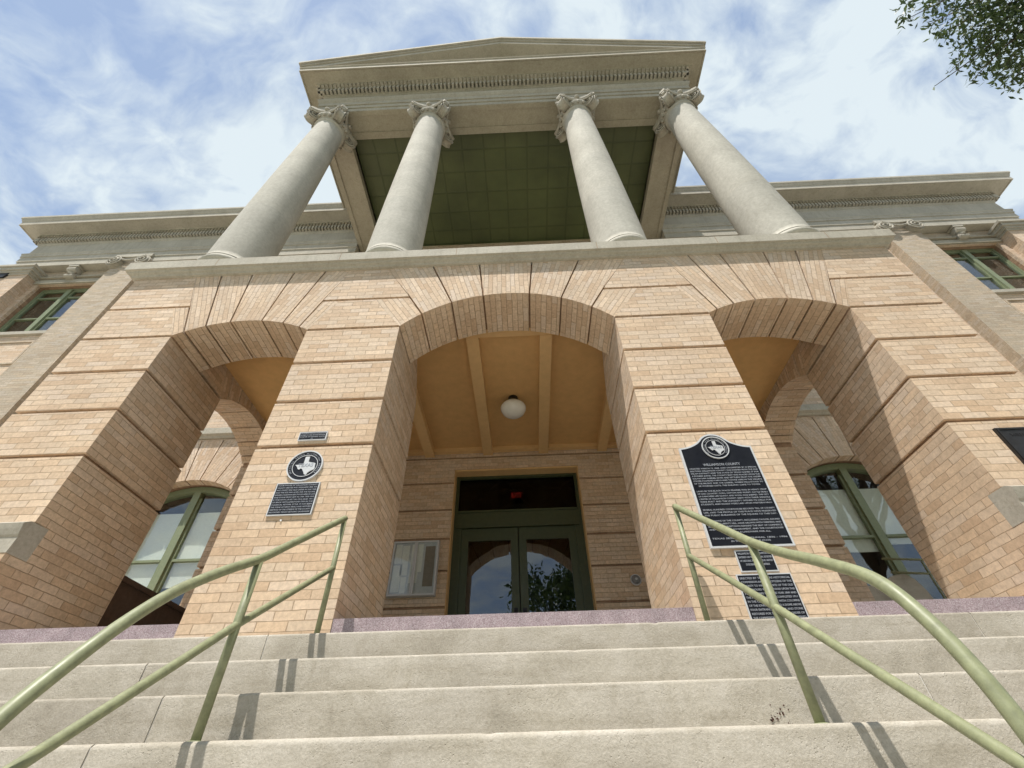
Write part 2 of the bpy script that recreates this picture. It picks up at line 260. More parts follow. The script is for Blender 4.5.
# ------------------------------------------------------------------ object helpers
def tag(o, label=None, cat=None, group=None, kind=None):
    for k, v in (('label', label), ('category', cat), ('group', group), ('kind', kind)):
        if v: o[k] = v
    return o
def empty(name, loc, **kw):
    o = bpy.data.objects.new(name, None); COL.objects.link(o); o.location = loc; o.empty_display_size = 0.2; tag(o, **kw)
    bpy.context.view_layer.update(); return o
class MB:
    def __init__(s): s.bm = bmesh.new(); s.uv = s.bm.loops.layers.uv.new('UVMap')
    def face(s, pts, uvs=None, smooth=False):
        vs = [s.bm.verts.new(p) for p in pts]
        try: fc = s.bm.faces.new(vs)
        except ValueError: return None
        fc.smooth = smooth
        if uvs is None:
            n = (Vector(pts[1])-Vector(pts[0])).cross(Vector(pts[2])-Vector(pts[0]))
            if n.length < 1e-9 and len(pts) > 3: n = (Vector(pts[2])-Vector(pts[0])).cross(Vector(pts[3])-Vector(pts[0]))
            ax = max(range(3), key=lambda i: abs(n[i]))
            uvs = [((p[1], p[2]), (p[0], p[2]), (p[0], p[1]))[ax] for p in pts]
        for lp, q in zip(fc.loops, uvs): lp[s.uv].uv = q
        return fc
    def box(s, x0, x1, y0, y1, z0, z1):
        if x0 > x1: x0, x1 = x1, x0
        if y0 > y1: y0, y1 = y1, y0
        a = [(x0, y0, z0), (x1, y0, z0), (x1, y1, z0), (x0, y1, z0), (x0, y0, z1), (x1, y0, z1), (x1, y1, z1), (x0, y1, z1)]
        for q in ((0, 3, 2, 1), (4, 5, 6, 7), (0, 1, 5, 4), (1, 2, 6, 5), (2, 3, 7, 6), (3, 0, 4, 7)): s.face([a[i] for i in q])
        return s
    def prism(s, poly, d0, d1, ax='y', udir=None, uoff=0.0):
        """poly in (a,z); extruded along y (a=x) or x (a=y). udir: brick run direction of the face"""
        P = (lambda a, z, d: (a, d, z)) if ax == 'y' else (lambda a, z, d: (d, a, z))
        area = sum(poly[i][0]*poly[(i+1) % len(poly)][1]-poly[(i+1) % len(poly)][0]*poly[i][1] for i in range(len(poly)))
        if area < 0: poly = poly[::-1]
        if udir:
            ux, uz = udir; l = math.hypot(ux, uz); ux /= l; uz /= l
            uvf = [(a*ux+z*uz+uoff, (-a*uz+z*ux)*1.22) for a, z in poly]
        else: uvf = [(a, z) for a, z in poly]
        fl = (ax == 'y')
        def cap(d, rev):
            pts = [P(a, z, d) for a, z in poly]; uv = uvf
            if rev: pts = pts[::-1]; uv = uv[::-1]
            s.face(pts, uv)
        cap(d0, not fl); cap(d1, fl)
        c = 0
        n = len(poly)
        for i in range(n):
            a, b = poly[i], poly[(i+1) % n]; l = math.hypot(b[0]-a[0], b[1]-a[1])
            if l < 1e-6: continue
            vert = abs(b[0]-a[0]) < 1e-4
            if vert: uv = [(d0, a[1]), (d0, b[1]), (d1, b[1]), (d1, a[1])]
            else: uv = [(d0, c), (d0, c+l), (d1, c+l), (d1, c)]
            pts = [P(*a, d0), P(*b, d0), P(*b, d1), P(*a, d1)]
            if fl: pts = pts[::-1]; uv = uv[::-1]
            s.face(pts, uv); c += l
        return s
    def lathe(s, prof, seg=40, c=(0, 0, 0), smooth=True):
        cs = [(math.cos(2*math.pi*i/seg), math.sin(2*math.pi*i/seg)) for i in range(seg)]
        rings = [[s.bm.verts.new((c[0]+r*a, c[1]+r*b, c[2]+z)) for a, b in cs] for r, z in prof]
        for j in range(len(rings)-1):
            for i in range(seg):
                k = (i+1) % seg
                fc = s.bm.faces.new((rings[j][i], rings[j][k], rings[j+1][k], rings[j+1][i])); fc.smooth = smooth
                for lp, q in zip(fc.loops, ((i/seg*3, prof[j][1]), ((i+1)/seg*3, prof[j][1]), ((i+1)/seg*3, prof[j+1][1]), (i/seg*3, prof[j+1][1]))): lp[s.uv].uv = q
        for rg, rev in ((rings[0], True), (rings[-1], False)):
            try: s.bm.faces.new(rg[::-1] if rev else rg)
            except ValueError: pass
        return s
    def tube(s, pts, rad, seg=14, caps=True):
        pts = [Vector(p) for p in pts]; n = len(pts); rads = rad if isinstance(rad, (list, tuple)) else [rad]*n
        tang = [(pts[min(i+1, n-1)]-pts[max(i-1, 0)]).normalized() for i in range(n)]
        ref = Vector((0, 0, 1)) if abs(tang[0].z) < 0.9 else Vector((1, 0, 0)); a = tang[0].cross(ref).normalized()
        rings = []
        for i in range(n):
            a = (a - tang[i]*a.dot(tang[i])).normalized(); b = tang[i].cross(a)
            rings.append([s.bm.verts.new(pts[i]+(a*math.cos(2*math.pi*k/seg)+b*math.sin(2*math.pi*k/seg))*rads[i]) for k in range(seg)])
        for i in range(n-1):
            for k in range(seg):
                fc = s.bm.faces.new((rings[i][k], rings[i][(k+1) % seg], rings[i+1][(k+1) % seg], rings[i+1][k])); fc.smooth = True
        if caps:
            s.bm.faces.new(rings[0][::-1]); s.bm.faces.new(rings[-1])
        return s
    def sweep(s, prof, path, closed_ends=True):
        """prof [(out,z)], path [(x,y)] in plan; outward is to the right of travel"""
        P = [Vector(p) for p in path]; n = len(P); nr = []
        for i in range(n-1):
            d = (P[i+1]-P[i]).normalized(); nr.append(Vector((d.y, -d.x)))
        mit = []
        for i in range(n):
            if i == 0: mit.append(nr[0])
            elif i == n-1: mit.append(nr[-1])
            else:
                b = (nr[i-1]+nr[i]); mit.append(b/(b.dot(nr[i])))
        prof = list(prof)
        for i in range(n-1):
            for j in range(len(prof)-1):
                (o0, z0), (o1, z1) = prof[j], prof[j+1]
                q = [P[i]+mit[i]*o0, P[i+1]+mit[i+1]*o0, P[i+1]+mit[i+1]*o1, P[i]+mit[i]*o1]
                s.face([(q[0].x, q[0].y, z0), (q[1].x, q[1].y, z0), (q[2].x, q[2].y, z1), (q[3].x, q[3].y, z1)])
        if closed_ends:
            for i, rv in ((0, False), (n-1, True)):
                pts = [((P[i]+mit[i]*o).x, (P[i]+mit[i]*o).y, z) for o, z in prof]
                if rv: pts = pts[::-1]
                try: s.face(pts)
                except Exception: pass
        return s
    def build(s, name, mat, parent=None, smooth=None, bevel=0, merge=False, **kw):
        if merge: bmesh.ops.remove_doubles(s.bm, verts=s.bm.verts[:], dist=1e-5)
        if kw.pop('fix', False): bmesh.ops.recalc_face_normals(s.bm, faces=s.bm.faces[:])
        me = bpy.data.meshes.new(name); s.bm.to_mesh(me); s.bm.free()
        me.materials.append(mat); o = bpy.data.objects.new(name, me); COL.objects.link(o)
        if parent:
            o.parent = parent; o.matrix_parent_inverse = parent.matrix_world.inverted()
        if bevel:
            md = o.modifiers.new('bevel', 'BEVEL'); md.width = bevel; md.segments = 2; md.limit_method = 'ANGLE'; md.angle_limit = R(40)
        tag(o, **kw); return o

def mir(poly): return [(-a, z) for a, z in poly]
def offset_poly(poly, offs):
    """poly CCW; offs[i] inward offset of the edge poly[i]->poly[i+1]"""
    n = len(poly); out = []
    for i in range(n):
        p0, p1, p2 = Vector(poly[i-1]), Vector(poly[i]), Vector(poly[(i+1) % n])
        d1 = (p1-p0).normalized(); d2 = (p2-p1).normalized(); n1 = Vector((-d1.y, d1.x)); n2 = Vector((-d2.y, d2.x)); o1 = offs[i-1]; o2 = offs[i]
        cr_ = d1.x*d2.y-d1.y*d2.x
        if abs(cr_) < 0.05:
            q = p1+n1*((o1+o2)/2 if abs(o1-o2) < 1e-6 else max(o1, o2))
        else:
            a = p1+n1*o1; b = p1+n2*o2; t_ = ((b-a).x*d2.y-(b-a).y*d2.x)/cr_; q = a+d1*t_
        out.append((q.x, q.y))
    return out

# ------------------------------------------------------------------ ground
g = MB(); g.face([(-900, -900, -1.505), (900, -900, -1.505), (900, 900, -1.505), (-900, 900, -1.505)])
g.build('ground', GROUND, kind='structure')
g = MB(); g.face([(-60, -60, -1.496), (60, -60, -1.496), (60, -12, -1.496), (-60, -12, -1.496)])
g.build('lawn', simple('lawn_grass', (.07, .11, .035), 0.9, var=0.4, bumpd=0.03, scale=9), kind='structure')

# ================================================================== COURTHOUSE
CH = empty('courthouse', (0, 2, -1.5), label='two storey buff brick courthouse with arched porch, four columns and a pediment', cat='building')
T = 5.84; ZS = 4.512; D = 4.1; GR = 0.021; IN = 0.035; XO = 5.504; XE = 4.85
def zc(x): return 3.245+math.sqrt(max(0, 1.87**2-x*x))
SX = 3.4443; SH = 0.8815
def zs(o): return 3.03+math.sqrt(max(0, 1.73**2-o*o))
def ze(o): return 3.4415+math.sqrt(max(0, 1.3885**2-o*o))    # end arch, rise .318
def arc(fn, a, b, cx=0, n=6): return [(cx+a+(b-a)*i/n, fn(a+(b-a)*i/n)) for i in range(n+1)]
def region(mb, pts, grooves, d0, d1, ax='y', udir=None, mirror=False):
    """grooves: set of edge indices (into pts, any winding) bounded by a groove"""
    offs = [((.011 if abs(pts[(i+1) % len(pts)][1]-pts[i][1]) > .9*abs(pts[(i+1) % len(pts)][0]-pts[i][0]) else GR) if i in grooves else 0.0) for i in range(len(pts))]
    area = sum(pts[i][0]*pts[(i+1) % len(pts)][1]-pts[(i+1) % len(pts)][0]*pts[i][1] for i in range(len(pts)))
    if area < 0: pts = pts[::-1]; n = len(pts); offs = [offs[(n-2-i) % n] for i in range(n)]
    q = offset_poly(pts, offs)
    mb.prism(q, d0, d1, ax, udir)
    if mirror: mb.prism(mir(q), d0, d1, ax, (-udir[0], udir[1]) if udir else None)

def side_arch_blocks(mb, cx, fn, hw, edgeL, edgeR, d0, d1, ax='y', mirror=False):
    """voussoirs and courses of a small arch from edgeL to edgeR (upper mitre lines at given x on each side)"""
    zz = fn
    def J(o): return (cx+o, fn(o))
    k = hw/0.8815
    o1, o2, o3 = .21*k, .51*k, .755*k; t1, t2, t3 = .314*k, .78*k, .925*k; mT, mL = 1.17*k, 1.156*k
    def mk(pts, gr, ud): region(mb, pts, gr, d0, d1, ax, ud, mirror)
    n = 5
    a = arc(fn, -o1, o1, cx, n); mk(a+[(cx+t1, T), (cx-t1, T)], {n, n+2}, (0, 1))
    for sg in (1, -1):
        a = arc(fn, sg*o1, sg*o2, cx, n); mk(a+[(cx+sg*t2, T), (cx+sg*t1, T)], {n, n+2}, (sg*.28, 1))
        a = arc(fn, sg*o2, sg*o3, cx, 3); mk(a+[(cx+sg*t3, 5.12), (cx+sg*mT, T), (cx+sg*t2, T)], {3, 6-0}, (sg*.36, 1))
        a = arc(fn, sg*o3, sg*hw, cx, 3); mk(a+[(cx+sg*mL, 5.12), (cx+sg*t3, 5.12)], {4, 5}, (sg*.42, 1))
        ex = edgeR if sg > 0 else edgeL
        if ex is None: continue
        mk([(cx+sg*t3, 5.12), (ex, 5.12), (ex, T), (cx+sg*mT, T)], {0}, None)
        mk([(cx+sg*hw, ZS), (ex, ZS), (ex, 5.12), (cx+sg*mL, 5.12)], {0, 2}, None)
    return cx-mT, cx-mL, cx-t3

aw = MB()
# centre arch (key, then symmetric pairs)
a = arc(zc, -.315, .315, 0, 6); region(aw, a+[(.385, T), (-.385, T)], {6, 8}, 0, .675, udir=(0, 1))
a = arc(zc, .315, .736, 0, 5); region(aw, a+[(1.07, T), (.385, T)], {5, 7}, 0, .675, udir=(.26, 1), mirror=True)
a = arc(zc, .736, 1.115, 0, 4); region(aw, a+[(1.32, 5.12), (1.75, T), (1.07, T)], {4, 7}, 0, .675, udir=(.47, 1), mirror=True)
a = arc(zc, 1.115, 1.373, 0, 4); region(aw, a+[(1.82, 5.12), (1.32, 5.12)], {5, 6}, 0, .675, udir=(.62, 1), mirror=True)
sT, sL, s3 = SX-1.17, SX-1.156, SX-.925
region(aw, [(1.32, 5.12), (s3, 5.12), (sT, T), (1.75, T)], {0}, 0, .675, mirror=True)
region(aw, [(1.373, ZS), (2.563, ZS), (sL, 5.12), (1.82, 5.12)], {0, 2}, 0, .675, mirror=True)
side_arch_blocks(aw, SX, zs, SH, None, XO, 0, .675, mirror=True)
aw.build('arcade_wall', BRICK, CH)
Zl = [0.80, 2.695, 3.295, 3.903, ZS]
for sg in (1, -1):
    mp_ = MB(); op_ = MB(); fp_ = MB()
    for i in range(4):
        z0 = Zl[i]+(GR if i else 0); z1 = Zl[i+1]-GR
        mp_.box(sg*1.373, sg*2.563, 0, .675, z0, z1); mp_.box(sg*1.373, sg*2.563, .675, 1.25, z0, min(z1, 4.20))
        if i == 0:
            op_.box(sg*4.326, sg*XO, -.05, .675, 0.80, 1.66)
            op_.box(sg*4.326, sg*XO, .16, .675, 1.66, 1.96)
            op_.box(sg*4.326, sg*XO, 0, .675, 1.96, z1)
        else: op_.box(sg*4.326, sg*XO, 0, .675, z0, z1)
        op_.box(sg*4.326, sg*XE, .675, 1.25, z0, z1)
        fp_.box(sg*4.326, sg*XE, 3.01, D, z0, z1)
    mp_.prism([(.675, 4.20), (1.25, 4.20), (1.2, 4.4), (1.06, 4.7), (.9, 4.98), (.675, 5.3)], sg*1.373, sg*2.563, ax='x')
    mp_.build('arcade_pier', BRICK, CH); op_.build('corner_pier', BRICK, CH); fp_.build('wall_pier', BRICK, CH)
for sg in (1, -1):
    ew = MB(); side_arch_blocks(ew, 2.13, ze, .88, .675, D, sg*4.326, sg*XE, ax='x')
    ew.build('porch_end_wall', BRICK, CH)
# recessed cores behind the rustication grooves
cw = MB()
def lowz(x):
    ax_ = abs(x)
    if ax_ < 1.373+IN: return zc(min(ax_, 1.373)*1.0)+IN if ax_ < 1.373 else ZS+IN
    o = abs(ax_-SX)
    if o < SH+IN: return (zs(o) if o < SH else ZS)+IN
    return 4.3
xs = sorted(set([round(v, 4) for v in np.linspace(-XO+IN, XO-IN, 140)]+[s*v for s in (1, -1) for v in (1.373, 1.373+IN, 2.563-IN, 2.563, 4.326, 4.326+IN)]))
for x0, x1 in zip(xs[:-1], xs[1:]):
    e = 1e-5; cw.prism([(x0, lowz(x0+e)), (x1, lowz(x1-e)), (x1, T-.01), (x0, T-.01)], IN, .675-IN)
ys = np.linspace(.66, D, 50)
def lowy(y):
    o = abs(y-2.13); return (ze(o) if o < .88 else ZS)+IN if o < .88+IN else 4.3
for sg in (1, -1):
    for y0, y1 in zip(ys[:-1], ys[1:]): cw.prism([(y0, lowy(y0+1e-5)), (y1, lowy(y1-1e-5)), (y1, T-.01), (y0, T-.01)], sg*(4.326+IN), sg*(XE-IN), ax='x')
    cw.box(sg*(1.373+IN), sg*(2.563-IN), IN, .675-IN, .8, ZS+.1); cw.box(sg*(1.373+IN), sg*(2.563-IN), .6, 1.25-IN, .8, 4.15)
    cw.box(sg*(4.326+IN), sg*(XO-IN), IN, .675-IN, .8, ZS+.1)
    cw.box(sg*(4.326+IN), sg*(XE-IN), .64, 1.25-IN, .8, ZS+.1)
    cw.box(sg*(4.326+IN), sg*(XE-IN), 3.01+IN, D, .8, ZS+.1)
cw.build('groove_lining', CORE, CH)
# stone water table across the outer piers
for sg in (1, -1):
    wt = MB(); pr = [(0.16, 1.66), (-.055, 1.66), (-.05, 1.80), (-.062, 1.82), (-.075, 1.87), (-.085, 1.92), (-.03, 1.955), (.16, 1.96)]
    wt.prism([(y, z) for y, z in pr], sg*(4.324), sg*(XO+.06), ax='x')
    wt.build('water_table', STONE, CH, fix=True)

# balcony ledge
led = MB()
LP = [(0, T), (.035, T+.004), (.05, T+.03), (.085, T+.05), (.10, T+.075), (.125, T+.08), (.13, T+.085), (.13, T+.265), (.11, T+.285), (.11, T+.30), (-.09, T+.31), (-.09, T+.05)]
led.sweep(LP, [(-XO-.02, D), (-XO-.02, 0), (XO+.02, 0), (XO+.02, D)], False)
led.box(-XO, XO, .02, D, T+.002, T+.06)
led.build('balcony_ledge', STONE, CH)
# dark caulked joints of the ledge
for x in (-4.3, -2.45, -0.72, 1.35, 3.1, 4.7):
    lj = MB(); lj.box(x-.003, x+.003, -.1315, -.1, T+.09, T+.262); lj.build('ledge_joint', CORE, CH)
# podium and porch floor
po = MB(); po.box(-XO+.02, XO-.02, .3, D, -1.6, .79); po.build('podium', BRICK, CH)
for x0, x1, y0, y1 in ((-4.326, -2.563, .006, .4), (-1.373, 1.373, .006, .4), (2.563, 4.326, .006, .4), (-XE, -4.33, 1.25, 3.01), (4.33, XE, 1.25, 3.01)):
    gt = MB(); gt.box(x0+.002, x1-.002, y0, y1, .80, 1.063); gt.build('granite_threshold', GRAN, CH, bevel=.006)
pf = MB(); pf.box(-4.326, 4.326, .4, D, .78, 1.060); pf.build('porch_floor', STEPM, CH)
# porch ceiling and beams
pc = MB(); pc.box(-4.33, 4.33, .64, D+.01, 5.385, 5.6); pc.build('porch_ceiling', OCHRE, CH)
for sg in (1, -1):
    pc = MB(); pc.box(sg*2.45, sg*4.328, .66, D+.01, 4.98, 5.384); pc.build('side_bay_ceiling', OCHRE, CH)
for x in (-1.76, -.565, .565, 1.76):
    b = MB(); b.box(x-.095, x+.095, .90, D, 5.24, 5.384); b.build('ceiling_beam', OCHREB, CH, bevel=.004)
b = MB(); b.box(-2.44, 2.44, .677, .90, 5.243, 5.384); b.build('ceiling_beam', OCHREB, CH, bevel=.004)
b = MB(); b.box(-2.44, 2.44, 4.0, D-.001, 5.30, 5.384); b.build('ceiling_moulding', OCHREB, CH)
# left end arch: low brick parapet
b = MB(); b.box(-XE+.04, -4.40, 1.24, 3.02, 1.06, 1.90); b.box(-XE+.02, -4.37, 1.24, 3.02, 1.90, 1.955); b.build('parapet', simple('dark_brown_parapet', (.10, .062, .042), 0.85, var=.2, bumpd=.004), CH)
b = MB(); b.prism([(4.86, .0), (4.86, 2.16), (5.15, 2.2), (5.42, 2.31), (5.58, 2.33), (5.69, 2.25), (5.76, 2.1), (5.80, 1.9), (5.85, 0)], 3.2, 3.55); b.build('stair_cheek', STEPM, CH, bevel=.02)

# ------------------------------------------------------------------ main wall (y = D)
W0, W1 = -15.9, 15.9; WT = 0.52
LWX, LWH = 6.54, .96       # lower windows
def zlw(o): return 4.92-(1.686-math.sqrt(max(0, 1.686**2-o*o)))
openings = [(-1.227, 1.227, 1.06, 4.93)]
for sg in (1, -1):
    openings.append((min(sg*(LWX-LWH), sg*(LWX+LWH)), max(sg*(LWX-LWH), sg*(LWX+LWH)), 2.2, 4.63))
    openings.append((min(sg*12.9, sg*14.8), max(sg*12.9, sg*14.8), 9.86, 12.22))
    openings.append((min(sg*(LWX-.85), sg*(LWX+.85)), max(sg*(LWX-.85), sg*(LWX+.85)), 9.86, 12.22))
    openings.append((min(sg*2.0, sg*3.4), max(sg*2.0, sg*3.4), 9.86, 12.22))
openings.append((-.8, .8, 6.16, 10.2))
def grid_wall(mb, x0, x1, z0, z1, holes, y0, y1, cutz=(), g=0.0):
    X = sorted(set([x0, x1]+[v for h in holes for v in h[:2] if x0 < v < x1])); Z = sorted(set([z0, z1]+[v for h in holes for v in h[2:] if z0 < v < z1]+list(cutz)))
    for a, b in zip(X[:-1], X[1:]):
        runs = []
        for c, d in zip(Z[:-1], Z[1:]):
            if any(h[0]-1e-6 <= a and b <= h[1]+1e-6 and h[2]-1e-6 <= c and d <= h[3]+1e-6 for h in holes): continue
            if runs and abs(runs[-1][1]-c) < 1e-6 and c not in cutz: runs[-1][1] = d
            else: runs.append([c, d])
        for c, d in runs: mb.box(a, b, y0, y1, c+(g if c in cutz else 0), d-(g if d in cutz else 0))
mw = MB()
lv = [2.35, 2.93, 3.50, 4.06, 4.63, 5.2]
vhole = [(-LWX-1.02, -LWX+1.02, 4.63, 5.90), (LWX-1.02, LWX+1.02, 4.63, 5.90)]
grid_wall(mw, W0, W1, -1.6, 5.90, openings+vhole, D, D+.1, lv, GR)
grid_wall(mw, W0, W1, 5.90, 14.3, openings, D+.012, D+.1)
mw.build('main_wall', BRICK, CH)
OG = [(a-.005, b+.005, c-.005, d+.005) for a, b, c, d in openings]
core = MB(); grid_wall(core, W0+.03, W1-.03, -1.6, 14.3, OG+vhole, D+.03, D+WT)
for sg in (1, -1):
    for i in range(20):
        o0 = -1.02+2.04*i/20; o1 = o0+2.04/20
        zl = lambda o: (zlw(o)+.03 if abs(o) < LWH else 4.60)
        core.prism([(sg*LWX+o0, zl(o0+1e-4)), (sg*LWX+o1, zl(o1-1e-4)), (sg*LWX+o1, 5.9), (sg*LWX+o0, 5.9)], D+.03, D+WT)
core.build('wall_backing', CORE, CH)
# segmental voussoirs over the lower windows
for cx in (-LWX, LWX):
    vo = MB(); fn = zlw; Tt = 5.90
    a = arc(fn, -.15, .15, cx, 3); region(vo, a+[(cx+.24, Tt), (cx-.24, Tt)], {3, 5}, D, D+.2, udir=(0, 1))
    for sg in (1, -1):
        a = arc(fn, sg*.15, sg*.49, cx, 3); region(vo, a+[(cx+sg*.80, Tt), (cx+sg*.24, Tt)], {3, 5}, D, D+.2, udir=(sg*.35, 1))
        a = arc(fn, sg*.49, sg*.80, cx, 3); region(vo, a+[(cx+sg*.98, 5.15), (cx+sg*1.02, 5.2), (cx+sg*1.02, Tt), (cx+sg*.80, Tt)], {3, 7}, D, D+.2, udir=(sg*.5, 1))
        a = arc(fn, sg*.80, sg*LWH, cx, 2); region(vo, a+[(cx+sg*1.02, 4.63), (cx+sg*1.02, 5.2), (cx+sg*.98, 5.15)], {2, 5}, D, D+.2, udir=(sg*.6, 1))
    vo.build('window_arch', BRICK, CH)
# shell of the building behind (sides, back, roof)
sh = MB(); sh.box(W0, W0+.4, D+.1, 24, -1.6, 14.3); sh.box(W1-.4, W1, D+.1, 24, -1.6, 14.3); sh.box(W0, W1, 24, 24.4, -1.6, 14.3)
sh.build('side_and_rear_wall', BRICK, CH)
rf = MB(); rf.box(W0+.1, W1-.1, D+.1, 24.2, 14.35, 14.6); rf.build('roof', ROOFM, CH)
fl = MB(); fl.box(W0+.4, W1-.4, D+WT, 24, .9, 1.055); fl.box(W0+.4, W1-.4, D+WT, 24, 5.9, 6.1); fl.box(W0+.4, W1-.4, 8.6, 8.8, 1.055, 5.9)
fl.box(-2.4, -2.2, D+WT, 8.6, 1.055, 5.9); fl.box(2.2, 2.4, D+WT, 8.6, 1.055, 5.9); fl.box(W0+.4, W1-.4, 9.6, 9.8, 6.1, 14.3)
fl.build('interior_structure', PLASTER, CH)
# belt course
BP = [(0, 5.93), (.03, 5.935), (.05, 5.97), (.09, 5.99), (.11, 6.0), (.11, 6.15), (.09, 6.17), (-.08, 6.2)]
for sg in (1, -1):
    bc_ = MB(); pth = [(XO+.02, D), (W1, D), (W1, 12)]
    if sg < 0: pth = [(W0, 12), (W0, D), (-XO-.02, D)]
    bc_.sweep(BP, pth); bc_.build('belt_course', STONE, CH)
# brick panel frames between storeys and below windows
def panel(cx, hw, z0, z1, name='wall_panel'):
    p_ = MB(); wd = .05
    for a0, a1, b0, b1 in ((cx-hw, cx+hw, z1-wd, z1), (cx-hw, cx+hw, z0, z0+wd), (cx-hw, cx-hw+wd, z0+wd, z1-wd), (cx+hw-wd, cx+hw, z0+wd, z1-wd)): p_.box(a0, a1, D-.02, D+.02, b0, b1)
    p_.build(name, BRICKG, CH)
for cx in (-13.85, 13.85, -LWX, LWX): panel(cx, .9, 8.6, 9.5)
# pilasters
def spiral(mb, c, r, turns, depth_dir, tangent, rad, n=60, flip=1):
    pts = []; rr = []
    up = Vector((0, 0, 1)); tg = Vector(tangent)
    for i in range(n+1):
        t_ = i/n; a_ = t_*turns*2*math.pi+math.pi/2; q = r*(1-t_*.88)
        pts.append(Vector(c)+tg*math.cos(a_)*q*flip+up*math.sin(a_)*q+Vector(depth_dir)*(.035+.05*t_)); rr.append(rad*(1-.45*t_))
    mb.tube(pts, rr, 7)
PILC = [12.0]
for sg in (1, -1):
    p_ = MB(); x0, x1 = sg*11.47, sg*12.55; yf = D-.25
    p_.box(x0, x1, yf, D+.02, -1.5, 12.90); pil = p_.build('pilaster', BRICKG, CH)
    c_ = MB(); cx = sg*12.01
    c_.box(cx-.60, cx+.60, yf-.10, D, 13.06, 13.20); c_.box(cx-.56, cx+.56, yf-.03, D, 12.90, 12.96); c_.box(cx-.54, cx+.54, yf-.06, D, 12.96, 13.06)
    for s2 in (1, -1):
        vx = cx+s2*.46; cc_ = Vector((vx, yf-.06, 12.80))
        # volute drum
        for k in range(28):
            a0 = 2*math.pi*k/28; a1 = 2*math.pi*(k+1)/28
            q = lambda a_, y_: (vx+.23*math.cos(a_), y_, 12.80+.23*math.sin(a_))
            c_.face([q(a0, yf-.12), q(a1, yf-.12), q(a1, yf+.02), q(a0, yf+.02)]); c_.face([q(a1, yf-.12), q(a0, yf-.12), (vx, yf-.13, 12.80)])
        spiral(c_, (vx, yf-.10, 12.80), .23, 2.4, (0, -1, 0), (1, 0, 0), .028, flip=s2)
    c_.tube([(cx-.44+.88*i/10, yf-.12, 12.98-.16*math.sin(math.pi*i/10)) for i in range(11)], .035, 8)
    c_.tube([(cx-.44+.88*i/10, yf-.11, 13.06-.05*math.sin(math.pi*i/10)) for i in range(11)], .022, 8)
    c_.build('pilaster_capital', STONE, pil, fix=True)
    p_ = MB(); p_.box(sg*14.97, sg*15.78, D-.30, D+.02, -1.5, 12.35); p2 = p_.build('corner_pilaster', BRICK, CH)
    c_ = MB()
    for (o_, z0, z1) in ((.03, 12.35, 12.42), (.07, 12.42, 12.50), (.12, 12.50, 12.62), (.17, 12.62, 12.70)):
        c_.box(sg*(14.97-o_), sg*(15.78+o_), D-.30-o_, D+.01, z0, z1)
    c_.build('pilaster_capital', STONE, p2, bevel=.012)
    # keystone scroll bracket and moulded head over the upper window
    hd = MB(); hd.box(sg*12.75, sg*14.93, D-.04, D+.02, 12.225, 12.40); hd.box(sg*12.75, sg*14.93, D-.08, D+.02, 12.47, 12.52)
    fp2 = MB(); fp2.box(sg*12.6, sg*14.95, D-.015, D+.02, 12.525, 12.87); fp2.build('frieze_panel', BRICKG, CH); hd.build('window_head_moulding', SOFFIT, CH, bevel=.008)
    bx = sg*13.85; br_ = MB()
    br_.box(bx-.16, bx+.16, D-.26, D, 12.80, 12.87); br_.box(bx-.13, bx+.13, D-.10, D, 12.38, 12.80)
    for (zz_, rr_, yy_) in ((12.70, .10, D-.16), (12.45, .07, D-.12)):
        for k in range(20):
            a0 = 2*math.pi*k/20; a1 = 2*math.pi*(k+1)/20; q = lambda a_, x_: (x_, yy_+rr_*math.cos(a_), zz_+rr_*math.sin(a_))
            br_.face([q(a0, bx-.14), q(a1, bx-.14), q(a1, bx+.14), q(a0, bx+.14)]); br_.face([q(a0, bx+.14), q(a1, bx+.14), (bx+.15, yy_, zz_)]); br_.face([q(a1, bx-.14), q(a0, bx-.14), (bx-.15, yy_, zz_)])
    br_.tube([(bx-.1, D-.12, 12.62), (bx, D-.2, 12.5), (bx+.1, D-.12, 12.62)], .04, 8)
    br_.build('keystone_bracket', STONE, CH, fix=True)
    # downspout
    dp = MB(); dp.prism([(15.62*sg, 12.2), (16.12*sg, 12.2), (16.2*sg, 12.5), (15.55*sg, 12.5)], D-.35, D-.05)
    dpo = dp.build('downspout_head', DARKM, CH, fix=True)
    dp = MB(); dp.tube([(15.87*sg, D-.2, 12.2), (15.95*sg, D-.15, 11.6), (15.97*sg, D-.1, -1.5)], .06, 10); dp.build('downspout_pipe', COPPER, dpo)

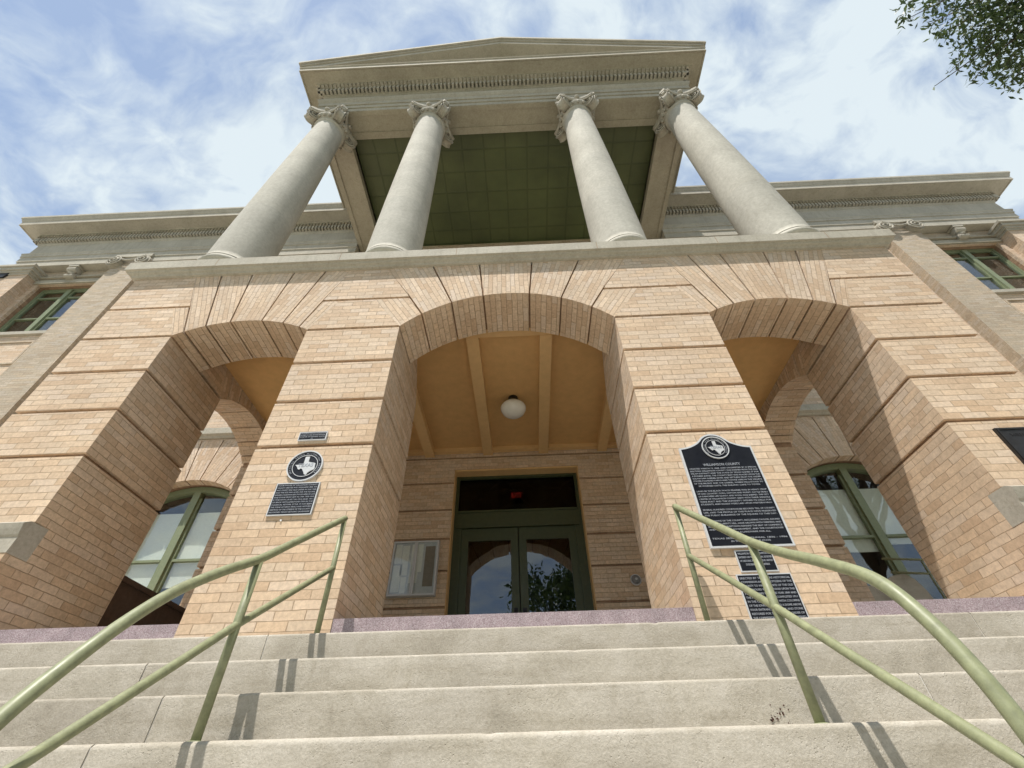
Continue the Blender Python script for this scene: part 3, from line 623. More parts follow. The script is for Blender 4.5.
# ------------------------------------------------------------------ windows
def frame_rect(mb, x0, x1, z0, z1, y0, y1, wd):
    mb.box(x0, x0+wd, y0, y1, z0, z1); mb.box(x1-wd, x1, y0, y1, z0, z1); mb.box(x0+wd, x1-wd, y0, y1, z0, z0+wd); mb.box(x0+wd, x1-wd, y0, y1, z1-wd, z1)
def window(cx, hw, z0, z1, bars, y=D+.16, blindz=None, arched=False):
    f_ = MB()
    if arched:
        wd = .07; n = 16
        f_.box(cx-hw, cx-hw+wd, y, y+.12, z0, z1+.03); f_.box(cx+hw-wd, cx+hw, y, y+.12, z0, z1+.03); f_.box(cx-hw+wd, cx+hw-wd, y, y+.12, z0, z0+wd)
        for i in range(n):
            o0 = -hw+2*hw*i/n; o1 = -hw+2*hw*(i+1)/n
            f_.prism([(cx+o0, zlw(o0*.999)-.11), (cx+o1, zlw(o1*.999)-.11), (cx+o1, zlw(o1*.999)+.01), (cx+o0, zlw(o0*.999)+.01)], y-.03, y+.12)
        f_.box(cx-.07, cx+.07, y-.03, y+.11, z0+.07, z1+.18); zt_ = z1+.16
    else:
        frame_rect(f_, cx-hw, cx+hw, z0, z1, y, y+.12, .07); f_.box(cx-.07, cx+.07, y-.03, y+.11, z0+.07, z1-.07); zt_ = z1-.11
    for s2 in (1, -1):
        a0, a1 = sorted((cx+s2*.07, cx+s2*(hw-.07)))
        if arched:
            f_.box(a0, a0+.045, y+.02, y+.09, z0+.07, z1+.06); f_.box(a1-.045, a1, y+.02, y+.09, z0+.07, z1+.06)
        else: frame_rect(f_, a0, a1, z0+.07, z1-.07, y+.02, y+.09, .045)
        for zb in bars: f_.box(a0+.045, a1-.045, y+.01, y+.085, zb-.022, zb+.022)
    fo = f_.build('window', WING, CH, bevel=.006)
    for s2 in (1, -1):
        p_ = MB(); a0, a1 = sorted((cx+s2*.115, cx+s2*(hw-.115))); p_.box(a0, a1, y+.05, y+.056, z0+.11, zt_); p_.build('window_pane', GLASS, fo)
        if blindz:
            zb = blindz[0 if s2 < 0 else 1]; b_ = MB(); nn = 24
            b_.box(a0-.02, a1+.02, y+.10, y+.104, zb, z1-.22); b_.tube([(a0-.02, y+.105, zb), (a1+.02, y+.105, zb)], .012, 8); b_.build('roller_blind', BLIND, fo)
    s_ = MB(); s_.box(cx-hw-.08, cx+hw+.08, D-.07, y+.02, z0-.12, z0-.002); s_.build('window_sill', STONE, fo, bevel=.01)
    return fo
for sg in (1, -1):
    window(sg*LWX, LWH, 2.2, 4.63, [3.42], y=D+.33, blindz=(2.96, 2.96) if sg < 0 else (3.18, 3.30), arched=True)
    window(sg*13.85, .95, 9.86, 12.22, [11.78, 10.78], y=D+.2)
    window(sg*LWX, .85, 9.86, 12.22, [11.78, 10.78], y=D+.2)
    window(sg*2.7, .7, 9.86, 12.22, [11.78, 10.78], y=D+.2)
window(0, .8, 6.3, 10.2, [9.4, 8.4], y=D+.2)
# lacy grille of the lower right window is left to reflections

# ------------------------------------------------------------------ doorway
yD = D+.24
df = MB()
frame_rect(df, -1.225, 1.225, 1.06, 4.925, yD, yD+.14, .075)
df.box(-1.15, 1.15, yD-.01, yD+.13, 3.80, 4.13); df.box(-1.15, 1.15, yD-.03, yD, 4.10, 4.135); df.box(-1.15, 1.15, yD-.03, yD, 3.79, 3.83)
df.box(-1.15, -1.06, yD, yD+.12, 1.06, 3.80); df.box(1.06, 1.15, yD, yD+.12, 1.06, 3.80)
dfo = df.build('door_frame', DOORG, CH, bevel=.006)
rv = MB(); rv.box(-1.227, -1.21, D+.02, yD, 1.062, 4.93); rv.box(1.21, 1.227, D+.02, yD, 1.062, 4.93); rv.box(-1.22, 1.22, D+.02, yD, 4.90, 4.93); rv.build('door_reveal_lining', OCHREB, dfo)
tp = MB(); tp.box(-1.15, 1.15, yD+.06, yD+.066, 4.13, 4.85); tp.build('transom_pane', TGLASS, dfo)
tg = MB()
for i in range(3):
    a0 = -1.1+i*.733; a1 = a0+.733
    tg.tube([(a0, yD+.1, 4.17), (a1, yD+.1, 4.8)], .008, 6); tg.tube([(a0, yD+.1, 4.8), (a1, yD+.1, 4.17)], .008, 6)
for z_ in (4.17, 4.62, 4.80): tg.box(-1.1, 1.1, yD+.092, yD+.108, z_-.01, z_+.01)
tg.build('transom_grille', simple('iron_grille_paint', (.07, .075, .06), .5), dfo)
for sg in (1, -1):
    x0, x1 = sorted((sg*.008, sg*1.06)); d_ = MB(); st = .135
    d_.box(x0, x0+st, yD+.03, yD+.085, 1.07, 3.79); d_.box(x1-st, x1, yD+.03, yD+.085, 1.07, 3.79)
    d_.box(x0+st, x1-st, yD+.03, yD+.085, 3.56, 3.79); d_.box(x0+st, x1-st, yD+.03, yD+.085, 1.07, 1.45)
    do = d_.build('door_leaf', DOORG, CH, bevel=.005)
    p_ = MB(); p_.box(x0+st, x1-st, yD+.055, yD+.061, 1.45, 3.56); p_.build('door_pane', DGLASS, do)
    h_ = MB(); hx = sg*.075; h_.box(hx-.035, hx+.035, yD+.018, yD+.03, 2.0, 2.38); h_.tube([(hx, yD+.02, 2.1), (hx, yD-.035, 2.1), (hx, yD-.035, 2.32), (hx, yD+.02, 2.32)], .011, 8); h_.build('door_handle', DARKM, do)

# ------------------------------------------------------------------ columns
YC = .37
def column(x):
    zb = T+.055
    s_ = MB(); prof = []
    H0, H1 = zb+.50, 12.72
    for i in range(61):
        t_ = i/60; z_ = H0+(H1-H0)*t_; r_ = .433-(.433-.342)*(t_**1.7)
        prof.append((r_, z_))
    # drum joints
    out = []
    for r_, z_ in prof: out.append((r_, z_))
    out.sort(key=lambda q: q[1])
    out = [(.46, H0-.03), (.455, H0-.01)]+out+[(.355, 12.73), (.375, 12.745), (.38, 12.765), (.37, 12.785), (.345, 12.79), (.35, 12.83)]
    s_.lathe(out, 56, (x, YC, 0)); sh_ = s_.build('column_shaft', COLM, CH)
    b_ = MB(); b_.box(x-.455, x+.455, YC-.455, YC+.455, zb-.01, zb+.14)
    b_.lathe([(.44, .14), (.455, .16), (.46, .20), (.455, .24), (.45, .26), (.44, .27), (.44, .30), (.445, .335), (.46, .345), (.475, .365), (.482, .395), (.472, .425), (.46, .44), (.455, .47)], 56, (x, YC, zb))
    b_.build('column_base', COLM, sh_)
    c_ = MB()
    c_.lathe([(.345, 12.80), (.36, 12.83), (.40, 12.87), (.445, 12.92), (.455, 12.96), (.44, 12.99), (.38, 13.02)], 48, (x, YC, 0))
    # egg and dart studs
    for k in range(20):
        a_ = 2*math.pi*k/20; ex, ey = math.cos(a_), math.sin(a_)
        c_.lathe([(.0, 12.845), (.035, 12.86), (.045, 12.90), (.035, 12.95), (0, 12.97)], 8, (x+ex*.42, YC+ey*.42, 0))
    # concave abacus
    def star(r_in, r_c, z0, z1):
        pts = []
        for q in range(4):
            a_ = math.pi/4+q*math.pi/2
            ca = Vector((math.cos(a_), math.sin(a_))); pa = Vector((-ca.y, ca.x))
            a2 = a_+math.pi/2; cb_ = Vector((math.cos(a2), math.sin(a2)))
            c0 = ca*r_c+pa*.07; c1 = cb_*r_c-Vector((-cb_.y, cb_.x))*.07; mid = (ca+cb_).normalized()*r_in
            pts.append(ca*r_c-pa*.07); pts.append(c0)
            for i in range(1, 7):
                t_ = i/7; pts.append(c0*(1-t_)**2+(mid*2-(c0+c1)/2)*2*t_*(1-t_)+c1*t_*t_)
        P0 = [(x+p.x, YC+p.y, z0) for p in pts]; P1 = [(x+p.x, YC+p.y, z1) for p in pts]
        c_.face(P0[::-1]); c_.face(P1)
        for i in range(len(pts)):
            j = (i+1) % len(pts); c_.face([P0[i], P0[j], P1[j], P1[i]])
    star(.39, .63, 13.10, 13.16); star(.42, .67, 13.16, 13.24); star(.41, .65, 13.24, 13.31)
    # diagonal volutes: tapering scroll drums with spiral rims on both faces
    for q in range(4):
        a_ = math.pi/4+q*math.pi/2; dr = Vector((math.cos(a_), math.sin(a_), 0)); tn = Vector((-dr.y, dr.x, 0)); cv = Vector((x, YC, 12.93))+dr*.50
        R0 = .17; wd = .08
        for k in range(26):
            a0 = 2*math.pi*k/26; a1 = 2*math.pi*(k+1)/26
            def q3(a, s3, rr=R0): return tuple(cv+dr*math.cos(a)*rr+Vector((0, 0, 1))*math.sin(a)*rr+tn*s3)
            c_.face([q3(a0, -wd), q3(a1, -wd), q3(a1, -wd*.45, R0*.86), q3(a0, -wd*.45, R0*.86)], smooth=True)
            c_.face([q3(a0, -wd*.45, R0*.86), q3(a1, -wd*.45, R0*.86), q3(a1, wd*.45, R0*.86), q3(a0, wd*.45, R0*.86)], smooth=True)
            c_.face([q3(a0, wd*.45, R0*.86), q3(a1, wd*.45, R0*.86), q3(a1, wd), q3(a0, wd)], smooth=True)
            c_.face([q3(a0, wd), q3(a1, wd), tuple(cv+tn*wd*.8)]); c_.face([q3(a1, -wd), q3(a0, -wd), tuple(cv-tn*wd*.8)])
        for s3 in (1, -1):
            spiral(c_, cv+tn*s3*(wd-.03), R0*.93, 2.2, tn*s3, dr, .022, n=44, flip=1)
        # leaf filling between drum and abacus
        c_.tube([tuple(Vector((x, YC, 13.0))+dr*.33), tuple(Vector((x, YC, 13.12))+dr*.50), tuple(Vector((x, YC, 13.13))+dr*.66)], [.09, .075, .05], 8)
    # canalis between volutes and a centre flower on every face
    for q in range(4):
        a_ = q*math.pi/2; dr = Vector((math.cos(a_), math.sin(a_), 0)); tn = Vector((-dr.y, dr.x, 0)); base = Vector((x, YC, 0))
        for zz_, rr_ in ((13.07, .03), (12.99, .025)):
            c_.tube([tuple(base+tn*s_3+dr*(.41+.14*(abs(s_3)/.4)**2)+Vector((0, 0, zz_+.03*(abs(s_3)/.4)**2))) for s_3 in (-.38, -.25, -.12, 0, .12, .25, .38)], rr_, 7)
        c_.lathe([(0, 13.13), (.05, 13.14), (.07, 13.2), (.05, 13.26), (0, 13.27)], 8, tuple(base+dr*.43))
    c_.build('column_capital', STONE, sh_, fix=True)
for x in (-4.51, -1.89, 1.89, 4.51): column(x)

# ------------------------------------------------------------------ portico entablature
Yf = YC-.345; XF = 4.86
en = MB()
EP = [(0, 13.31), (0, 13.47), (.025, 13.475), (.025, 13.66), (.05, 13.665), (.05, 13.86), (.07, 13.89), (.10, 13.95), (.115, 14.0), (.115, 14.03), (.0, 14.05), (0, 14.36), (.03, 14.37), (.07, 14.41), (.10, 14.42), (.10, 14.62), (.17, 14.63), (.22, 14.66), (.27, 14.71), (.30, 14.725), (.33, 14.735), (.58, 14.735), (.60, 14.71), (.63, 14.71), (.63, 14.86), (.66, 14.89), (.66, 14.91), (.2, 14.93), (0, 14.93)]
path = [(-XF, D), (-XF, Yf), (XF, Yf), (XF, D)]
en.sweep(EP, path, False)
# inner face and soffit of the architrave ring (.68 wide)
SWD = .69
en.box(-XF, XF, Yf+.002, Yf+SWD, 13.312, 14.9)
en.box(-XF+.002, -XF+SWD, Yf+SWD, D+.1, 13.312, 14.9); en.box(XF-SWD, XF-.002, Yf+SWD, D+.1, 13.312, 14.9)
en.build('entablature', SOFFIT, CH)
# recessed fillets on the soffit
sf = MB()
sf.box(-XF, XF, Yf+.001, Yf+.13, 13.28, 13.313); sf.box(-XF+.56, XF-.56, Yf+SWD-.17, Yf+SWD, 13.28, 13.313)
for sg in (1, -1):
    for o0_, o1_ in ((0.001, .13), (SWD-.17, SWD)): sf.box(sg*(XF-o0_), sg*(XF-o1_), Yf+.14 if o0_ < .1 else Yf+SWD+.001, D, 13.28, 13.313)
sf.build('soffit_fillet', SOFFIT, CH)
def dentils(name, runs, out0, out1, z0, z1, step, wd, mat, par):
    m_ = MB()
    for (p0, p1) in runs:
        p0 = Vector(p0); p1 = Vector(p1); d_ = (p1-p0); l = d_.length; d_.normalize(); n_ = Vector((d_.y, -d_.x)); k = int(l/step)
        for i in range(k+1):
            c_ = p0+d_*(i*l/k); a = c_-d_*wd/2+n_*out0; b = c_+d_*wd/2+n_*out1
            m_.box(min(a.x, b.x), max(a.x, b.x), min(a.y, b.y), max(a.y, b.y), z0, z1)
    m_.build(name, mat, par)
dentils('dentil_course', [((-XF-.17, D-.3), (-XF-.17, Yf-.17)), ((-XF-.17, Yf-.17), (XF+.17, Yf-.17)), ((XF+.17, Yf-.17), (XF+.17, D-.3))], -.08, .04, 14.43, 14.615, .108, .058, STONE, CH)
dentils('egg_course', [((-XF-.2, D-.3), (-XF-.2, Yf-.2)), ((-XF-.2, Yf-.2), (XF+.2, Yf-.2)), ((XF+.2, Yf-.2), (XF+.2, D-.3))], -.02, .09, 14.64, 14.70, .108, .07, STONE, CH)
# portico ceiling in green tin
tc_ = MB(); tc_.box(-XF+SWD-.01, XF-SWD+.01, Yf+SWD-.01, D+.02, 13.62, 13.8); tc_.build('portico_ceiling', TIN, CH)
tb = MB()
tb.sweep([(0, 13.619), (-.0, 13.50), (.05, 13.50), (.05, 13.54), (.12, 13.60), (.12, 13.619)], [(-XF+SWD, D), (XF-SWD, D), (XF-SWD, Yf+SWD), (-XF+SWD, Yf+SWD), (-XF+SWD, D)][::-1], False)
tb.build('ceiling_cornice', TIN, CH, fix=True)
# pediment: tympanum, raking cornice
XC = XF+.66; ZB = 14.93; AP = 17.12; yT = Yf-.66
tm = MB(); tm.prism([(-XF, ZB-.02), (XF, ZB-.02), (0, AP-.45)], Yf+.02, Yf+.3); tm.build('tympanum', SOFFIT, CH)
def zr(x, off): return ZB+off+(AP-.36-ZB)*(1-abs(x)/XC)
rk = MB()
for sg in (1, -1):
    # profile layers: (out from face, bottom offset, top offset)
    for (o_, b0, t0) in ((.16, -.30, -.17), (.28, -.17, -.08), (.64, -.08, .09), (.68, .09, .17), (.73, .17, .30)):
        x_ = XC+(.0 if o_ < .6 else (.0 if o_ < .7 else .06))
        pl = [(0, zr(0, b0)), (sg*x_, max(zr(x_, b0), ZB+.001+(.0 if b0 < 0 else b0))), (sg*x_, zr(x_, t0)), (0, zr(0, t0))]
        if b0 < 0:
            xm = XC*(1+b0/(AP-.36-ZB)); pl = [(0, zr(0, b0)), (sg*xm, ZB+.001), (sg*x_, ZB+.001), (sg*x_, max(zr(x_, t0), ZB+.002)), (0, zr(0, t0))] if t0 > 0 else [(0, zr(0, b0)), (sg*xm, ZB+.001), (sg*XC*(1+t0/(AP-.36-ZB)), ZB+.001), (0, zr(0, t0))]
        rk.prism(pl, Yf-o_, Yf+.2 if o_ < .7 else D+6)
rk.build('raking_cornice', STONE, CH)
# raking dentils
rd = MB()
n = 96
for i in range(n+1):
    x_ = -XF+.7+(2*XF-1.4)*i/n; z_ = zr(x_, -.30)
    rd.box(x_-.034, x_+.034, Yf-.13, Yf+.02, z_-.12, z_+.005)
rd.build('raking_dentil', SOFFIT, CH)

# ------------------------------------------------------------------ main building entablature
YE = D-.27
MP = [(0, 12.88), (0, 13.13), (.03, 13.14), (.03, 13.37), (.055, 13.38), (.055, 13.46), (.08, 13.52), (.08, 13.55), (0, 13.58), (0, 14.12), (.02, 14.14), (.04, 14.20), (.04, 14.42), (.10, 14.43), (.10, 14.59), (.14, 14.60), (.16, 14.62), (.50, 14.62), (.52, 14.60), (.55, 14.60), (.55, 14.78), (.57, 14.80), (.60, 14.88), (.63, 14.92), (.63, 15.0), (0, 15.05)]
def back(o, z): return (o, z)
for sg in (1, -1):
    pth = [(XF+.02, YE), (W1, YE), (W1, 20)]
    if sg < 0: pth = [(W0, 20), (W0, YE), (-XF-.02, YE)]
    me_ = MB(); me_.sweep(MP, pth, True)
    me_.box(sg*(XF+.03), sg*(W1-.01), YE+.003, D+.05, 12.883, 14.95)
    me_.build('main_entablature', STONE, CH)
    y_ = YE-.12
    runs = [((XF+.4, y_), (W1+.12, y_)), ((W1+.12, y_), (W1+.12, 14))] if sg > 0 else [((W0-.12, 14), (W0-.12, y_)), ((W0-.12, y_), (-XF-.4, y_))]
    dentils('main_dentil_course', runs, -.12, .02, 14.22, 14.41, .108, .056, STONE, CH)
    dentils('main_egg_course', runs, -.05, .025, 14.46, 14.57, .108, .07, SOFFIT, CH)
pr_ = MB(); pr_.box(W0+.1, W1-.1, D+.3, D+.6, 14.6, 14.95); pr_.build('parapet_curb', STONE, CH)

# ================================================================== STEPS
H = .215; TR = .32; Z1 = .86; Y1 = -.42; XSW = 7.2
st = MB(); ns = 11
joints = {0: (-3.9, -1.62, 3.0), 1: (-4.6, -2.12, 2.5), 2: (-3.9, -1.72, 2.02, 3.4), 3: (-1.72, 3.6), 4: (-1.62, -1.30, 1.42, 1.86)}
for i in range(ns):
    yf = Y1-i*TR; zt = Z1-i*H; zb = zt-H-.02; yb = yf+TR+.15
    js = sorted([-XSW, XSW]+list(joints.get(i, [random.uniform(-5, 5) for _ in range(4)])))
    rn = .016 if i != 3 else .024
    for a, b in zip(js[:-1], js[1:]):
        a += .004; b -= .004
        prof = [(yf+.0, zb), (yf, zb+.08), (yf, zt-rn)]
        for k in range(1, 5):
            an = k/4*math.pi/2; prof.append((yf+rn-rn*math.cos(an), zt-rn+rn*math.sin(an)))
        prof += [(yf+.1, zt+.001), (yb, zt+.004)]
        nx = max(2, int((b-a)/.035)); rows = []
        for k in range(nx+1):
            x = a+(b-a)*k/nx; row = []
            for j, (y, z) in enumerate(prof):
                q = Vector((x*6, i*7.3, j*.15)); jit = mnoise.noise(q)*.0018
                chip = max(0, mnoise.noise(Vector((x*9, i*3.1, 2.2)))-.5)*.07 if 2 <= j <= 6 else 0
                if j < 2: jit *= .6; chip = 0
                row.append(st.bm.verts.new((x, y+jit+chip*.7, z-(chip if j >= 3 else chip*1.5)+(jit*.3 if j >= 3 else 0))))
            rows.append(row)
        for k in range(nx):
            for j in range(len(prof)-1):
                fc = st.bm.faces.new((rows[k][j], rows[k+1][j], rows[k+1][j+1], rows[k][j+1])); fc.smooth = True
        for rw, rv_ in ((rows[0], False), (rows[-1], True)):
            vs = [v.co.copy() for v in rw]+[Vector((rw[0].co.x, yb, zb))]
            st.face([tuple(v) for v in (vs if not rv_ else vs[::-1])])
steps = st.build('stone_steps', STEPM, label='broad weathered limestone steps climbing to the granite porch threshold', cat='steps', fix=True)
for i in range(ns):
    yf = Y1-i*TR; zt = Z1-i*H
    for x in joints.get(i, ()):
        jn = MB(); jn.box(x-.0045, x+.0045, yf+.006, yf+TR+.1, zt-H, zt-.012); jn.build('joint_sealant', CAULK, steps)
ck = MB()
for sg in (1, -1): ck.box(sg*XSW, sg*(XSW+.6), Y1-ns*TR-.1, .4, -1.6, 1.0)
ck.box(-XSW, XSW, -.15, .35, -1.5, .60)
ck.build('cheek_wall', STONE, steps)
bl = MB()
random.seed(3)
for k in range(26):
    x = 1.27+random.gauss(0, .035); z = .215+.025+abs(random.gauss(0, .035)); s_ = random.uniform(.0015, .006)
    bl.face([(x+s_*math.cos(t_)*random.uniform(.6, 1.3), -1.0635, z+s_*math.sin(t_)*random.uniform(.6, 1.3)) for t_ in [q*math.pi/3 for q in range(6)]])
bl.build('rust_stain', BLOTM, steps, kind='stuff')

# ================================================================== HANDRAILS
def bez(p0, p1, p2, n=8): return [tuple((1-t)**2*Vector(p0)+2*t*(1-t)*Vector(p1)+t*t*Vector(p2)) for t in [i/n for i in range(n+1)]]
def catmull(P, n=8):
    P = [Vector(p) for p in P]; P = [P[0]*2-P[1]]+P+[P[-1]*2-P[-2]]; out = []
    for i in range(1, len(P)-2):
        for k in range(n):
            t = k/n; out.append(.5*((2*P[i])+(P[i+1]-P[i-1])*t+(2*P[i-1]-5*P[i]+4*P[i+1]-P[i+2])*t*t+(3*P[i]-P[i-1]-3*P[i+1]+P[i+2])*t**3))
    out.append(P[-2]); return out
def handrail(x, side, pts_top, pts_mid, lab):
    o = empty('handrail', (x, -.9, .4), label=lab, cat='handrail', group='pipe handrails on the front steps')
    yF, yN = -.20, -1.21
    zF, zN = 1.786, 1.046; mF, mN = 1.373, .704
    cam_y = -3.73
    t = MB(); top = [(x, yF, zF)]+[(x, yF+(yN-yF)*k/4, zF+(zN-zF)*k/4) for k in range(1, 4)]+[(x, yN, zN)]+[(x+dx, cam_y+d_, z_) for d_, z_, dx in pts_top]
    t.tube(catmull(top), .0242, 18); t.build('top_rail', RAILG, o, merge=False)
    q = MB(); q.tube([(x, yF, mF), (x, yN, mN)]+[(x, cam_y+d_, z_) for d_, z_ in pts_mid], .0200, 16); q.build('mid_rail', RAILG, o)
    p = MB(); p.tube([(x, yF, Z1+.0), (x, yF, zF+.004)], .0200, 16); p.build('post', RAILG, o)
    p = MB(); p.tube([(x, yN, .215), (x, yN, zN)], .0218, 16); p.build('post', RAILG, o)
    for yy, zz in ((yF, Z1), (yN, .215)):
        c = MB(); c.lathe([(.045, zz+.001), (.045, zz+.008), (.028, zz+.014)], 20, (x, yy, 0)); c.build('post_collar', RAILG, o)
    for yy, zz, rr in ((yF, zF, .0252), (yF, mF, .0235), (yN, mN, .0250)):
        w = MB(); w.lathe([(0, -rr), (rr*.7, -rr*.7), (rr, 0), (rr*.7, rr*.7), (0, rr)], 14, (x, yy, zz)); w.build('weld', RAILG, o)
    return o
handrail(-1.385, -1, [(2.25, .88, 0), (1.99, .70, 0), (1.80, .525, 0), (1.64, .34, 0), (1.53, .19, 0), (1.45, .02, 0), (1.40, -.16, 0), (1.37, -.35, 0)], [(1.683, .11), (1.40, -.08), (1.2, -.22)], 'green pipe handrail on the left side of the steps, below the round medallion')
handrail(1.38, 1, [(2.25, .875, 0), (2.0, .735, 0), (1.752, .578, 0), (1.62, .415, 0), (1.53, .215, 0), (1.48, -.02, 0), (1.45, -.2, 0)], [(1.618, .075), (1.45, -.04), (1.2, -.22)], 'green pipe handrail on the right side of the steps, before the tall marker')
sr = empty('side_railing', (6, 3.1, .9), label='small two-bar green railing seen through the right arch, in front of the dark window', cat='railing')
for z_, x0 in ((2.50, 5.36), (2.30, 5.38)):
    b = MB(); b.tube([(x0, 3.15, z_+.035), (6.9, 3.15, z_-.06)], .016, 10); b.build('rail_bar', RAILG, sr)
for x_ in (5.9, 6.85):
    b = MB(); b.tube([(x_, 3.15, -1.5), (x_, 3.15, 2.48)], .016, 10); b.build('post', RAILG, sr)

# ================================================================== PLAQUES AND MARKERS
TEX = [(-.17, .95), (.22, .95), (.22, .42), (.34, .36), (.55, .30), (.78, .26), (.92, .20), (.93, -.12), (.98, -.30), (.94, -.42), (.70, -.55), (.52, -.68), (.42, -.80), (.38, -.98), (.28, -.97), (.14, -.88), (.08, -.72), (-.06, -.52), (-.16, -.34), (-.32, -.30), (-.42, -.42), (-.56, -.34), (-.66, -.16), (-.82, .02), (-.92, .08), (-.60, .10), (-.17, .10)]
def textmesh(txt, size, x, z, y, align='CENTER', extr=.0015, fit=None, space=1.0):
    cu = bpy.data.curves.new('t', 'FONT'); cu.body = txt; cu.size = size; cu.align_x = align; cu.extrude = extr; cu.space_line = space; cu.offset = size*.004; cu.resolution_u = 2
    o = bpy.data.objects.new('t', cu); COL.objects.link(o); bpy.context.view_layer.update()
    me = bpy.data.meshes.new_from_object(o.evaluated_get(bpy.context.evaluated_depsgraph_get()))
    bpy.data.objects.remove(o); co = np.zeros(len(me.vertices)*3); me.vertices.foreach_get('co', co); co = co.reshape(-1, 3)
    s = 1.0
    if fit and len(co):
        wd = co[:, 0].max()-co[:, 0].min(); s = fit/wd if wd > 0 else 1
    out = np.stack([x+co[:, 0]*s, y-co[:, 2], z+co[:, 1]], 1)
    faces = [tuple(p.vertices) for p in me.polygons]; bpy.data.meshes.remove(me); return out, faces
def add_text(mb, *a, **k):
    co, fs = textmesh(*a, **k); vs = [mb.bm.verts.new(c) for c in co]
    for f_ in fs:
        try: mb.bm.faces.new([vs[i] for i in f_])
        except ValueError: pass
def ring(mb, cx, cz, r0, r1, y0, y1, n=48):
    for k in range(n):
        a0 = 2*math.pi*k/n; a1 = 2*math.pi*(k+1)/n; mb.prism([(cx+r0*math.cos(a0), cz+r0*math.sin(a0)), (cx+r1*math.cos(a0), cz+r1*math.sin(a0)), (cx+r1*math.cos(a1), cz+r1*math.sin(a1)), (cx+r0*math.cos(a1), cz+r0*math.sin(a1))], y0, y1)
def disc(mb, cx, cz, r, y0, y1, n=48): mb.prism([(cx+r*math.cos(2*math.pi*k/n), cz+r*math.sin(2*math.pi*k/n)) for k in range(n)], y0, y1)
def ringtext(mb, txt, cx, cz, r, size, y, a0, a1):
    n = len(txt)
    for i, ch in enumerate(txt):
        if ch == ' ': continue
        a = a0+(a1-a0)*i/(n-1); co, fs = textmesh(ch, size, 0, -size*.35, y)
        ca, sa = math.cos(a-math.pi/2), math.sin(a-math.pi/2); X = co[:, 0]*ca-co[:, 2]*sa+cx+r*math.cos(a); Z = co[:, 0]*sa+co[:, 2]*ca+cz+r*math.sin(a)
        vs = [mb.bm.verts.new((X[k], co[k, 1], Z[k])) for k in range(len(X))]
        for f_ in fs:
            try: mb.bm.faces.new([vs[k] for k in f_])
            except ValueError: pass
def medallion(par, cx, cz, r, y):
    b = MB(); ring(b, cx, cz, r*.93, r, y-.012, y); ring(b, cx, cz, r*.68, r*.71, y-.008, y); b.build('medallion_rim', SILVER, par)
    b = MB(); disc(b, cx, cz, r*.935, y-.004, y+.001); b.build('medallion_face', PLAQUE, par)
    s = r*.62; b = MB(); b.prism([(cx+px*s, cz+pz*s) for px, pz in TEX], y-.010, y-.003); b.build('state_map_relief', SILVER, par)
    b = MB(); ringtext(b, 'OFFICIAL TEXAS HISTORICAL MARKER', cx, cz, r*.82, r*.13, y-.006, R(215), R(-35)); b.build('medallion_lettering', LETTER, par)
    b = MB(); add_text(b, 'TEXAS', r*.30, cx+r*.05, cz-r*.08, y-.011, fit=r*.85); b.build('map_lettering', LETTER, par)
def plate(par, poly, y, th=.02, border=.013):
    b = MB(); b.prism(poly, y-th, y); b.build('plate_border', SILVER, par, bevel=.002)
    n = len(poly); ar = sum(poly[i][0]*poly[(i+1) % n][1]-poly[(i+1) % n][0]*poly[i][1] for i in range(n)); pl = poly if ar > 0 else poly[::-1]
    b = MB(); b.prism(offset_poly(pl, [border]*n), y-th-.001, y-th+.004); b.build('plate_face', PLAQUE, par)
def rect(x0, x1, z0, z1): return [(x0, z0), (x1, z0), (x1, z1), (x0, z1)]
def body(par, lines, x0, x1, z0, z1, y, size=None, just=True):
    b = MB(); n = len(lines); dz = (z1-z0)/n
    for i, ln in enumerate(lines):
        if not ln: continue
        z = z1-dz*(i+.8); full = just and not ln.endswith('~'); t_ = ln.rstrip('~')
        w_ = (x1-x0) if full else (x1-x0)*min(1, len(t_)/46)
        add_text(b, t_, size or dz*.74, (x0+x1)/2, z, y, fit=w_)
    b.build('lettering', LETTER, par)

mk = empty('historical_marker', (1.978, 0, 1.49), label='tall black historical marker with silver edge and arched crest on the right pier', cat='historical marker')
x0, x1, zb, zsd, zc_ = 1.635, 2.321, 1.495, 2.475, 2.635; cx = 1.978
crest = [(x0, zb), (x1, zb), (x1, zsd)]
for i in range(1, 8):
    t = i/8; crest.append((x1-(x1-cx-.135)*t, zsd+.075*t*t))
for i in range(13):
    a = R(35)+R(110)*i/12; crest.append((cx+.158*math.cos(a), 2.470+.158*math.sin(a)))
for i in range(7, 0, -1):
    t = i/8; crest.append((x0+(cx-.135-x0)*t, zsd+.075*t*t))
crest.append((x0, zsd))
plate(mk, crest, 0, .026, .017); medallion(mk, cx, 2.465, .125, -.026)
b = MB(); add_text(b, 'WILLIAMSON COUNTY', .036, cx, 2.268, -.028, fit=.34); b.build('heading_lettering', LETTER, mk)
